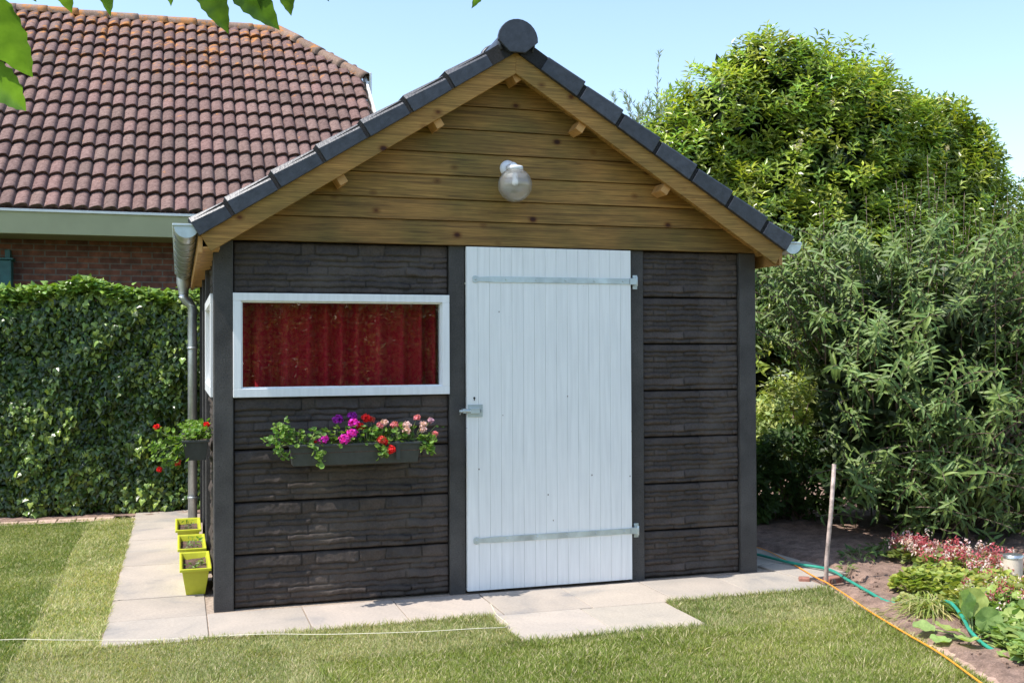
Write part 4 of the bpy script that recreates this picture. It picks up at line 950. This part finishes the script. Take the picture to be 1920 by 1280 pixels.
# soil clods
cl = MB(); 
for k in range(420):
    y = rnd.uniform(-2.4, .25); x = float(bed_x(y))+.12+abs(rnd.gauss(0, .35)) if y < -.6 else rnd.uniform(3.75 if y < -.35 else 4.05, 5.0); s_ = rnd.uniform(.005, .019)
    if x < 4.05 and y > -.38: continue
    V = rdir(8)*s_*A((1, 1, .7)); 
    V = A([(-1, -1, -1), (1, -1, -1), (1, 1, -1), (-1, 1, -1), (-.7, -.7, 1), (.7, -.7, 1), (.7, .7, 1), (-.7, .7, 1)])*s_*.7*rs.uniform(.7, 1.3, (8, 3)); c = rnd.uniform(.7, 1.3)
    cl.add(V+A((x, y, .012)), [(0, 3, 2, 1), (4, 5, 6, 7), (0, 1, 5, 4), (1, 2, 6, 5), (2, 3, 7, 6), (3, 0, 4, 7)], (c, c, c))
tag(cl.build('soil_clods', MT['soil']), 'loose crumbs of dry soil on the bed', 'soil', kind='stuff')

# garden light, pole, brick bits, hose, cord, string
GL = empty('garden_light', (4.66, -1.02, 0), 'short cream cylindrical garden light with a steel cap among pink flowers', 'garden light')
m = MB(); m.lathe((4.66, -1.02, 0), [(.052, -.02), (.055, .16), (.056, .20)]); m.build('body', MT['cream'], GL)
m = MB(); m.lathe((4.66, -1.02, .201), [(.0585, 0), (.0585, .018), (.050, .022), (0, .023)]); m.build('cap', MT['steel'], GL)
m = MB(); m.tube([(3.690, -.50, -.12), (3.70, -.495, .15), (3.742, -.485, .45), (3.778, -.47, .748)], [.0135, .0135, .0135, .013], 12); tag(m.build('metal_pole', MT['rust']), 'thin rusty steel pole leaning at the end of the paving', 'pole')
for i, (x, y, a_, l) in enumerate([(3.80, -.41, .25, .060), (3.625, -.36, -.5, .035)]):
    m = MB(); a = a_; m.box((-l, -.03, -.03), (l, .03, .022), (.62, .38, .34), [(math.cos(a), math.sin(a), 0), (-math.sin(a), math.cos(a), 0), (0, 0, 1)], (x, y, 0))
    tag(m.build('brick_piece', MT['blk'], None, .008, 2), ['longer broken red brick lying just right of the rusty pole', 'short red brick end lying just left of the rusty pole'][i], 'brick', 'broken bricks by the rusty pole')
def smoothpath(P, n=10):
    P = np.asarray(P, float); out = []; Q = np.concatenate([[2*P[0]-P[1]], P, [2*P[-1]-P[-2]]])
    for i in range(1, len(Q)-2):
        for t in np.linspace(0, 1, n, endpoint=False):
            a, b, c, d = Q[i-1:i+3]; out.append(.5*((2*b)+(-a+c)*t+(2*a-5*b+4*c-d)*t*t+(-a+3*b-3*c+d)*t**3))
    out.append(P[-1]); return np.array(out)
m = MB(); m.tube(smoothpath([(3.62, .95, .02), (3.74, .40, .02), (3.80, .05, .022), (3.90, -.21, .024), (3.81, -.56, .03), (3.74, -.86, .028), (3.70, -1.10, .022), (3.80, -1.18, .02), (3.87, -1.30, .05), (3.83, -1.46, .09), (3.74, -1.66, .07), (3.60, -1.90, .05), (3.56, -2.10, .02), (3.6, -2.35, .02)]), .0100, 10)
tag(m.build('garden_hose', MT['hose']), 'green garden hose snaking from the shed across the plant bed', 'hose')
m = MB(); m.tube(smoothpath([(3.80, 1.1, .01), (3.90, .66, .012), (3.85, .25, .012), (3.72, -.33, .012), (3.665, -.56, .02), (3.56, -.95, .02), (3.46, -1.28, .022), (3.355, -1.70, .024), (3.28, -2.04, .024), (3.155, -2.43, .024), (3.0, -2.9, .024)]), .0044, 8)
tag(m.build('power_cord', MT['cord']), 'thin orange cord running along the lawn edge', 'cord')
m = MB(); m.tube(smoothpath([(-2.2, -.33, .022), (-1.5, -.40, .020), (-1.05, -.37, .022), (-.8, -.45, .021), (-.54, -.49, .008), (-.3, -.56, .008), (-.02, -.60, .012), (.25, -.70, .026), (.5, -.79, .026), (.75, -.86, .028), (1.03, -.91, .027), (1.3, -.94, .028), (1.45, -.93, .02), (1.50, -.80, .006), (1.50, -.6, .006), (1.54, -.35, .006)], 8), .0019, 6)
tag(m.build('string', MT['string']), 'pale string lying across the lawn and paving', 'string')

# ================================================================== PLANTERS AND POTS
T_ger = T_round(6, .5, .3)
def ger_plant(name, x, y, z, label, fl, n=60, spread=(.16, .07), dirn=(0, -1), long=0, group='geraniums in the wall planters', trails=()):
    e = empty(name, (x, y, z), label, 'geranium', group); o_ = []; s_ = MB(); n = int(n*1.6)
    P = np.stack([x+rs.normal(0, spread[0]*.6, n), y+rs.normal(0, spread[1]*.7, n)+dirn[1]*.02, z+rs.uniform(-.01, .085, n)], -1)
    ax = norm(rs.normal(0, 1, (n, 3))*A((1, 1, .4))); up = norm(A((dirn[0]*.5, dirn[1]*.5, 1.))+rs.normal(0, .4, (n, 3)))
    o_.append(leaf_arrays(T_ger, P, ax, up, rs.uniform(.018, .038, n), cvar(n, (.15, .26, .045), .35, .1)))
    for k in range(0, n, 4): s_.tube([(x+(P[k][0]-x)*.5, y, z-.03), P[k]], .0018, 4)
    for tr in trails:
        pts = smoothpath(tr, 8); s_.tube(pts, np.linspace(.0035, .002, len(pts)), 5); nn = 34; ix = rs.randint(len(pts)//4, len(pts), nn); p = pts[ix]+rs.normal(0, .016, (nn, 3))
        o_.append(leaf_arrays(T_ger, p, rdir(nn), norm(A((dirn[0]*.5, dirn[1]*.5, 1.))+rs.normal(0, .5, (nn, 3))), rs.uniform(.018, .038, nn), cvar(nn, (.17, .28, .055), .3, .1)))
    leafobj('leaves', join(o_), MT['soft'], e); 
    for (fx, fy, fz, r, c) in fl:
        base = A((x+(fx-x)*.6, y, z)); s_.tube([base, (base+A((fx, fy, fz)))/2+A((0, 0, .01)), (fx, fy, fz)], .0016, 4)
        r = r*1.2; nn = int(24+r*1800); d = rdir(nn, .2); p = A((fx, fy, fz))+d*r*rs.uniform(.5, 1, (nn, 1))*A((1, 1, .8))
        leafobj('flower_head', leaf_arrays(T_round(4, .5, .2), p-d*.004, norm(np.cross(d, rdir(nn))), d, rs.uniform(.012, .021, nn), cvar(nn, c, .22, .05)), MT['petal'], e)
    s_.build('stems', MT['gstem'], e); return e
def planter(name, x0, x1, y0, y1, z0, z1, label, taper=.012, grp=None, axis='x'):
    e = empty(name, ((x0+x1)/2, (y0+y1)/2, z0), label, 'planter', grp); m = MB()
    tx = ty = taper; t = .004
    o4 = [(x0+tx, y0+ty, z0), (x1-tx, y0+ty, z0), (x1-tx, y1-ty, z0), (x0+tx, y1-ty, z0), (x0, y0, z1), (x1, y0, z1), (x1, y1, z1), (x0, y1, z1)]
    i4 = [(x0+t, y0+t, z1), (x1-t, y0+t, z1), (x1-t, y1-t, z1), (x0+t, y1-t, z1), (x0+tx+t, y0+ty+t, z0+t), (x1-tx-t, y0+ty+t, z0+t), (x1-tx-t, y1-ty-t, z0+t), (x0+tx+t, y1-ty-t, z0+t)]
    m.add(o4+i4, [(0, 3, 2, 1), (0, 1, 5, 4), (1, 2, 6, 5), (2, 3, 7, 6), (3, 0, 4, 7), (4, 5, 9, 8), (5, 6, 10, 9), (6, 7, 11, 10), (7, 4, 8, 11), (8, 9, 13, 12), (9, 10, 14, 13), (10, 11, 15, 14), (11, 8, 12, 15), (12, 13, 14, 15)])
    m.build('trough', MT['planter'], e, .003, 2)
    m = MB(); r = .008
    for a, b in (((x0-r, y0-r, z1-.012), (x1+r, y0, z1+.003)), ((x0-r, y1, z1-.012), (x1+r, y1+r, z1+.003)), ((x0-r, y0, z1-.0125), (x0, y1, z1+.0025)), ((x1, y0, z1-.0125), (x1+r, y1, z1+.0025))): m.box(a, b)
    m.build('rim', MT['planter'], e, .003, 2)
    m = MB(); m.box((x0+.006, y0+.006, z1-.05), (x1-.006, y1-.006, z1-.018)); m.build('potting_soil', MT['potsoil'], e)
    return e
e = planter('planter', .415, 1.165, -.185, -.035, .825, .945, 'long dark plastic trough of geraniums on the wall below the front window', .016)
m = MB()
for x in (.55, 1.03): m.box((x-.012, -.037, .83), (x+.012, .03, .836)); m.box((x-.012, -.191, .845), (x+.012, -.1885, .955)); m.box((x-.012, -.19, .9495), (x+.012, -.02, .953))
m.build('bracket', MT['planter'], e)
MG, PU, RD, PK, LP_ = (.78, .05, .62), (.40, .03, .50), (.80, .03, .035), (.80, .28, .34), (.85, .58, .60)
def FX(px, py, y=-.16):   # flower heads were measured at this depth
    return px, y, py
ger_plant('geranium', .46, -.13, .955, 'trailing leafy geranium without open flowers at the left end of the trough', [(.545, -.17, .955, .010, RD)], 46, (.11, .05), group='geraniums in the front trough',
          trails=[[(.46, -.12, .95), (.40, -.17, .985), (.33, -.2, .99), (.26, -.2, .965)], [(.45, -.12, .95), (.36, -.18, .94), (.36, -.21, .90), (.40, -.21, .87)], [(.48, -.14, .95), (.53, -.2, .95), (.56, -.22, .90), (.59, -.22, .84)], [(.44, -.13, .95), (.40, -.15, 1.01), (.36, -.16, 1.05), (.38, -.16, 1.07)]])
ger_plant('geranium', .67, -.13, .955, 'geranium with vivid magenta and purple flower heads in the trough', [(.598, -.17, .975, .033, MG), (.690, -.13, 1.085, .030, PU), (.775, -.11, 1.10, .026, PU), (.775, -.16, 1.062, .030, MG), (.76, -.19, 1.005, .032, MG), (.715, -.20, .975, .032, MG)], 55, (.14, .05), group='geraniums in the front trough')
ger_plant('geranium', .87, -.13, .955, 'geranium with bright red flower heads in the middle of the trough', [(.855, -.13, 1.088, .028, RD), (.885, -.13, 1.08, .018, (.75, .16, .14)), (.815, -.14, 1.04, .026, RD), (.93, -.2, .965, .026, (.75, .10, .08)), (.985, -.21, .905, .028, RD), (.95, -.2, .95, .014, RD)], 60, (.14, .05), group='geraniums in the front trough',
          trails=[[(.84, -.13, .95), (.92, -.19, .95), (.95, -.21, .90), (.93, -.21, .86)]])
ger_plant('geranium', 1.06, -.13, .955, 'geranium with pale pink and white flower heads at the right of the trough', [(.93, -.15, 1.045, .020, PK), (.955, -.15, 1.06, .020, LP_), (1.015, -.15, 1.045, .024, PK), (1.09, -.15, 1.04, .023, LP_), (1.085, -.17, 1.01, .024, LP_), (1.15, -.15, 1.085, .017, PK), (1.185, -.16, 1.045, .020, LP_), (1.185, -.17, 1.015, .018, LP_), (1.235, -.15, 1.065, .017, (.6, .35, .5)), (1.255, -.17, .985, .016, PK), (1.235, -.17, .955, .014, PK)], 62, (.15, .05), group='geraniums in the front trough',
          trails=[[(1.10, -.13, .95), (1.18, -.17, .97), (1.22, -.19, .95), (1.25, -.19, .955)], [(1.12, -.13, .95), (1.17, -.19, .93), (1.22, -.21, .90), (1.20, -.2, .91)]])
planter('planter', -.165, -.020, .36, .96, .825, .945, 'dark plastic trough seen end-on, hung on the left side wall of the shed', .014)
ger_plant('geranium', -.09, .48, .955, 'trailing red geranium spilling left from the side wall trough', [(-.315, .40, 1.03, .014, RD), (-.03, .42, 1.035, .014, RD), (-.20, .36, .82, .020, (.8, .12, .08)), (-.30, .36, .78, .010, RD)], 90, (.075, .10), (-1, 0), group='geraniums in the side trough',
          trails=[[(-.10, .46, .95), (-.18, .40, .97), (-.26, .38, .98), (-.31, .40, 1.02)], [(-.12, .44, .95), (-.20, .38, .93), (-.28, .36, .90), (-.34, .36, .85)], [(-.12, .44, .95), (-.2, .36, .90), (-.25, .34, .86), (-.27, .34, .80)], [(-.13, .5, .95), (-.24, .44, .94), (-.32, .42, .93), (-.35, .42, .90)], [(-.12, .42, .95), (-.19, .35, .90), (-.21, .33, .84), (-.20, .34, .82)]])
ger_plant('geranium', -.09, .78, .955, 'leafy green geranium at the rear of the side wall trough', [], 60, (.06, .10), (-1, 0), group='geraniums in the side trough')
# three lime troughs on the path
def lime_pot(label, yc, ln, sx=0.0):
    e = empty('lime_planter', (-.095+sx, yc, 0), label, 'planter', 'lime green planters along the shed wall'); x0, x1 = -.175+sx, -.012+sx; y0, y1 = yc-ln/2, yc+ln/2; z1 = .165
    m = MB(); tp = .026; ys = .045; t = .005
    o4 = [(x0+tp, y0+ys, .001), (x1-tp, y0+ys, .001), (x1-tp, y1-ys, .001), (x0+tp, y1-ys, .001), (x0, y0+.004, z1), (x1, y0+.004, z1), (x1, y1-.004, z1), (x0, y1-.004, z1)]
    i4 = [(x0+t, y0+t+.004, z1), (x1-t, y0+t+.004, z1), (x1-t, y1-t-.004, z1), (x0+t, y1-t-.004, z1), (x0+tp+t, y0+ys+t, .01), (x1-tp-t, y0+ys+t, .01), (x1-tp-t, y1-ys-t, .01), (x0+tp+t, y1-ys-t, .01)]
    m.add(o4+i4, [(0, 3, 2, 1), (0, 1, 5, 4), (1, 2, 6, 5), (2, 3, 7, 6), (3, 0, 4, 7), (4, 5, 9, 8), (5, 6, 10, 9), (6, 7, 11, 10), (7, 4, 8, 11), (8, 9, 13, 12), (9, 10, 14, 13), (10, 11, 15, 14), (11, 8, 12, 15), (12, 13, 14, 15)])
    m.build('trough', MT['lime'], e, .008, 3)
    m = MB(); r = .012
    m.box((x0-r, y0-r, z1-.016), (x1+r, y0+.003, z1+.004)); m.box((x0-r, y1-.003, z1-.016), (x1+r, y1+r, z1+.004)); m.box((x0-r, y0+.003, z1-.016), (x0+.003, y1-.003, z1+.004)); m.box((x1-.003, y0+.003, z1-.016), (x1+r, y1-.003, z1+.004)); m.build('rim', MT['lime'], e, .005, 3)
    m = MB(); V, F = lump_sheet('s', x0+.008, x1-.006, y0+.02, y1-.02, .0118, .02, .125)
    so_ = mesh_obj('potting_soil', V-A(e.location), F, MT['potsoil'], e, None, True)
    return e
def seedling(x, y, label, n=14, c=(.16, .28, .05), h=.05):
    e = empty('seedling', (x, y, .12), label, 'seedling', 'seedlings in the lime planters'); P = A((x, y, .13))+rs.normal(0, .018, (n, 3))*A((1, 1, .2))+A((0, 0, 1.))*rs.uniform(0, h, (n, 1))
    leafobj('leaves', leaf_arrays(T_simple(.5), P, rdir(n, .4), norm(A((0, 0, 1.))+rs.normal(0, .4, (n, 3))), rs.uniform(.02, .04, n), cvar(n, c, .3)), MT['soft'], e)
    m = MB(); m.tube([(x, y, .10), (x+.003, y, .13+h*.8)], .0018, 5)
    m.build('stem', MT['gstem'], e)
lime_pot('lime green trough nearest the camera on the path', .70, .56); lime_pot('lime green trough in the middle of the three on the path', 1.40, .56, -.013); lime_pot('lime green trough farthest back, by the zinc downpipe', 2.20, .56, -.030)
seedling(-.115, .60, 'small seedling at the left of the nearest lime trough', 16, h=.03); seedling(-.06, .72, 'pale low seedling at the right of the nearest lime trough', 22, (.30, .36, .18), .02)
seedling(-.10, 1.34, 'leafy seedling in the middle of the second lime trough', 20, (.22, .34, .12), .07); seedling(-.08, 1.5, 'second smaller seedling at the back of the middle lime trough', 12, (.16, .30, .06), .05)
seedling(-.125, 2.2, 'dark green seedling in the farthest lime trough', 20, (.09, .2, .05), .07)

# ================================================================== CHERRY TREE (overhead, trunk behind the camera)
CT = empty('cherry_tree', (-2.3, -7.6, 0), 'cherry branch with toothed green leaves hanging into the top left of the view', 'tree')
m = MB(); m.tube(smoothpath([(-2.3, -7.6, -.05), (-2.25, -7.5, 1.0), (-2.1, -7.3, 1.9), (-1.7, -6.6, 2.5), (-1.0, -5.6, 2.55), (-.4, -4.9, 2.35), (.1, -4.6, 2.22), (.45, -4.55, 2.16)], 6), np.linspace(.12, .006, 43), 10)
m.tube(smoothpath([(-2.15, -7.4, 1.7), (-2.2, -7.6, 2.6), (-1.9, -7.9, 3.8)], 6), np.linspace(.09, .02, 13), 8)
tw = [([(-.55, -5.0, 2.40), (-.5, -4.85, 2.2), (-.455, -4.75, 2.03)]), ([(-.4, -4.9, 2.35), (-.33, -4.8, 2.2), (-.32, -4.7, 2.06)]), ([(-.1, -4.7, 2.27), (-.09, -4.7, 2.15), (-.07, -4.7, 2.06)]), ([(.2, -4.6, 2.2), (.02, -4.7, 2.12), (.0, -4.7, 2.07)]), ([(-.7, -5.1, 2.45), (-.56, -4.8, 2.1), (-.47, -4.75, 1.93)])]
for t_ in tw: m.tube(smoothpath(t_, 5), np.linspace(.006, .0025, 11), 6)
m.build('trunk', MT['bark'], CT)
def T_serr(w=.21, curl=.22, fold=.35, k=15):
    V = [(0, 0, 0)]
    for i in range(1, k):
        y = i/k; hw = w*(math.sin(math.pi*y**.85))**.8*(1.0+(.07 if i % 2 else -.05)); z = -curl*y*y+.012*math.sin(i*1.9); V += [(-hw, y+.02, z+fold*hw), (-hw*.5, y+.01, z+fold*hw*.35+.006*math.sin(i*3)), (0, y, z), (hw*.5, y+.01, z+fold*hw*.35+.006*math.sin(i*3+1)), (hw, y+.02, z+fold*hw)]
    V.append((0, 1.04, -curl*1.05)); F = []
    for q in range(4): F.append((0, 2+q, 1+q))
    for i in range(k-2):
        for q in range(4): a = 1+i*5+q; F += [(a, a+1, a+6), (a, a+6, a+5)]
    a = 1+(k-2)*5
    for q in range(4): F.append((a+q, a+q+1, len(V)-1))
    return np.array(V), np.array(F)
TC = T_lance(.46, .22, .5); TV = T_serr()
vis = [  # (base), (tip)  hand-placed drooping leaves near the lens
 ((-.455, -4.75, 1.985), (-.400, -4.68, 1.865), .13), ((-.460, -4.72, 1.875), (-.392, -4.66, 1.825), .085), ((-.455, -4.74, 2.04), (-.38, -4.70, 1.975), .07), ((-.36, -4.7, 2.035), (-.340, -4.68, 1.965), .075), ((-.325, -4.7, 2.03), (-.323, -4.69, 1.985), .05),
 ((-.285, -4.7, 2.035), (-.290, -4.69, 1.965), .08), ((-.215, -4.7, 2.04), (-.195, -4.7, 1.985), .065), ((-.165, -4.7, 2.04), (-.125, -4.7, 1.955), .095), ((-.13, -4.7, 2.045), (-.055, -4.7, 1.965), .11), ((-.09, -4.72, 2.04), (-.065, -4.7, 1.99), .05), ((-.045, -4.7, 2.045), (-.030, -4.7, 1.985), .06),
 ((.300, -4.6, 2.10), (.288, -4.6, 2.052), .045), ((-.475, -4.75, 1.92), (-.43, -4.7, 1.885), .07), ((-.02, -4.68, 2.06), (.03, -4.68, 2.02), .06)]
pa = []
for b_, t_, s_ in vis:
    b_ = A(b_); t_ = A(t_); a_ = t_-b_; pa.append(leaf_arrays(TV, A([b_]), A([a_]), A([(rnd.uniform(-.7, .7), -1.0, rnd.uniform(-.1, .6))]), np.linalg.norm(a_)*1.08, cvar(1, (.115, .205, .03), .3, .05)))
n = 5200; P = np.stack([rs.uniform(-3.8, .5, n), rs.uniform(-9.0, -4.7, n), rs.uniform(2.35, 4.4, n)], -1); keep = fbm(P, 1.6, 3) > .58; P = P[keep]
d_ = P-CAM; ang = np.abs(np.arctan2(d_[:, 0]*_r[0]+d_[:, 1]*_r[1], d_@_f)); el_ = np.arctan2(d_[:, 2], np.hypot(d_[:, 0], d_[:, 1])); P = P[(el_ > R_(25)) | (d_@_f < -.2)]; n = len(P)
pa.append(leaf_arrays(TC, P, norm(rs.normal(0, .6, (n, 3))+A((0, 0, -.8))), rdir(n, .6), rs.uniform(.07, .12, n), cvar(n, (.12, .21, .03), .3, .08)))
leafobj('crown', join(pa), MT['cherry'], CT, True)
# hedge behind the viewer, seen only in the window reflection
HB = empty('garden_hedge', (2.5, -13, 0), 'leafy hedge across the garden, mirrored faintly in the shed window', 'hedge')
n = 26000; x = rs.uniform(-4, 9, n); z = rs.uniform(0, 3.0, n); y = -13+1.1*(fbm(np.stack([x, x*0, z], -1), .9, 2)-.5)*2+rs.uniform(-.2, .2, n)
leafobj('leaves', leaf_arrays(T_simple(.5), np.stack([x, y, z], -1), rdir(n), norm(rdir(n)+A((0, .8, .8))), rs.uniform(.07, .15, n), cvar(n, (.17, .17, .055), .4, .2)), MT['tree'], HB)
m = MB(); m.box((-4, -14.2, 0), (9, -13.9, 2.9)); m.build('inner_growth', MT['dark'], HB)
